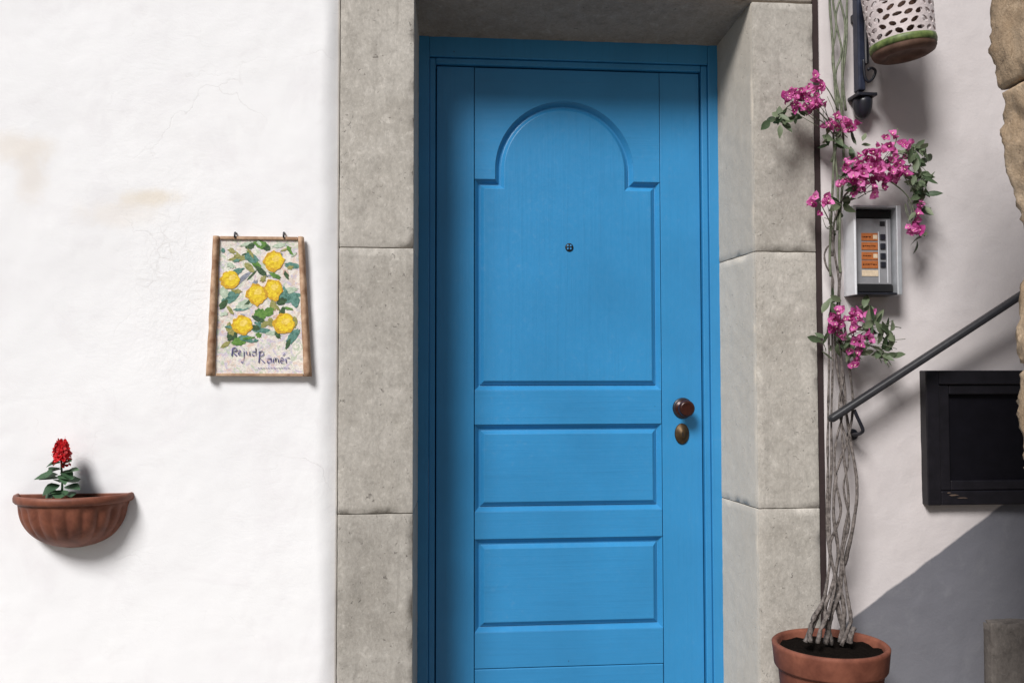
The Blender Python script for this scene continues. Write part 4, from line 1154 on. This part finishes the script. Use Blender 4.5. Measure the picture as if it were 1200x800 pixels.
box('back_plate', pc0.x - PA * 0.955, pc0.x + PA * 0.955, -0.009, 0.012, pc0.z - 0.020, pc0.z - 0.0015, M['terra_pl'], pln, 0.002)
vs, fs = [], []
for i in range(9):
    for k in range(41):
        a = math.pi + math.pi * k / 40; r = 0.87 * i / 8
        x, y = pc0.x + PA * r * math.cos(a), -0.004 + PB * r * math.sin(a)
        vs.append((x, y, pc0.z - 0.012 + 0.008 * fnoise((x, y, 0), 30, 4.0)))
for i in range(8):
    for k in range(40): fs.append((i * 41 + k, i * 41 + k + 1, (i + 1) * 41 + k + 1, (i + 1) * 41 + k))
mesh('soil', vs, fs, M['soil'], pln, smooth=True)

# ------------------------------------------------------------------ red salvia in the planter
YS = -0.07
sb = P(72, 584, YS)
sal = empty('red_flower_plant', tuple(sb), 'small leafy plant with one red flower spike in the half planter', 'flower')
tube('stem', [sb - Vector((0, 0, 0.02)), P(73, 565, YS), P(72, 545, YS), P(72, 516, YS)], [.0035, .003, .0026, .0012], M['leaf_s'], sal, n=8, sub=4)
SL = [leaf_mesh('leaf', 50 + i, random.uniform(.052, .064), random.uniform(.021, .027), M['leaf_s']) for i in range(3)]
inv = sal.matrix_basis.inverted()
for (u, v, dx, dy, dz, s) in ((68, 556, -1, -.25, -.28, 1.05), (72, 550, -.8, -.5, .05, .8), (76, 553, .9, -.2, .05, .75), (74, 560, .7, -.6, -.1, .8), (76, 570, .8, -.3, -.05, .8), (70, 568, -.6, -.7, -.15, .85), (73, 574, .1, -.9, -.3, .85),
                              (66, 574, -.5, -.6, -.45, .7), (78, 576, .5, -.7, -.3, .75), (72, 543, .8, -.4, .10, .65), (71, 542, -.8, -.2, .05, .65), (72, 544, .3, -.8, .0, .6), (71, 548, -.4, -.8, -.1, .7), (74, 556, .4, -.8, -.15, .75), (73, 552, .7, -.5, -.1, .75), (70, 560, -.8, -.4, -.1, .9), (71, 562, -.3, .6, .1, .8), (75, 564, .5, .5, 0, .8), (70, 580, -.2, -.7, .2, .7)):
    o = bpy.data.objects.new('leaf', random.choice(SL)); sc.collection.objects.link(o); o.parent = sal; o.matrix_parent_inverse = inv
    d = Vector((dx, dy, dz)).normalized(); zz = Vector((random.uniform(-.3, .3), -0.35, 1)); zz = (zz - d * zz.dot(d)).normalized(); yy = zz.cross(d)
    o.matrix_basis = Matrix.Translation(P(u, v, YS)) @ Matrix((d, yy, zz)).transposed().to_4x4() @ Matrix.Scale(s, 4)
def floret(seed):
    rr = random.Random(seed); vs, fs = [], []
    for b in range(4):
        a = b * math.pi / 2 + rr.uniform(-.3, .3); base = len(vs)
        for t, w in ((0, .3), (.4, .8), (.75, 1), (1, .4)):
            for s in (-1, 1):
                r = .012 * t; h = .004 + .006 * t; y = s * .0048 * w
                vs.append((r * math.cos(a) - y * math.sin(a), r * math.sin(a) + y * math.cos(a), h + rr.uniform(-.001, .001)))
        for i in range(3): fs.append((base + 2 * i, base + 2 * i + 1, base + 2 * i + 3, base + 2 * i + 2))
    me = bpy.data.meshes.new('petal_whorl'); me.from_pydata(vs, [], fs); me.materials.append(M['red']); return me
PF = [floret(i) for i in range(3)]
for (v, ru, n) in ((518, 2.5, 5), (522, 5, 7), (526, 8, 10), (530, 10, 12), (534, 10, 11), (538, 9, 8), (543, 10, 5)):
    for k in range(n):
        a = 2 * math.pi * (k + random.random() * .5) / n
        c = P(72.5, v + random.uniform(-2, 2), YS)
        d = Vector((math.cos(a), math.sin(a), .35)).normalized()
        o = bpy.data.objects.new('petal_whorl', random.choice(PF)); sc.collection.objects.link(o); o.parent = sal; o.matrix_parent_inverse = inv
        o.matrix_basis = Matrix.Translation(c + Vector((math.cos(a), math.sin(a), 0)) * (ru * .55 / 405)) @ d.to_track_quat('Z', 'Y').to_matrix().to_4x4() @ Matrix.Rotation(random.uniform(0, 6), 4, 'Z') @ Matrix.Scale(random.uniform(.65, .98), 4)
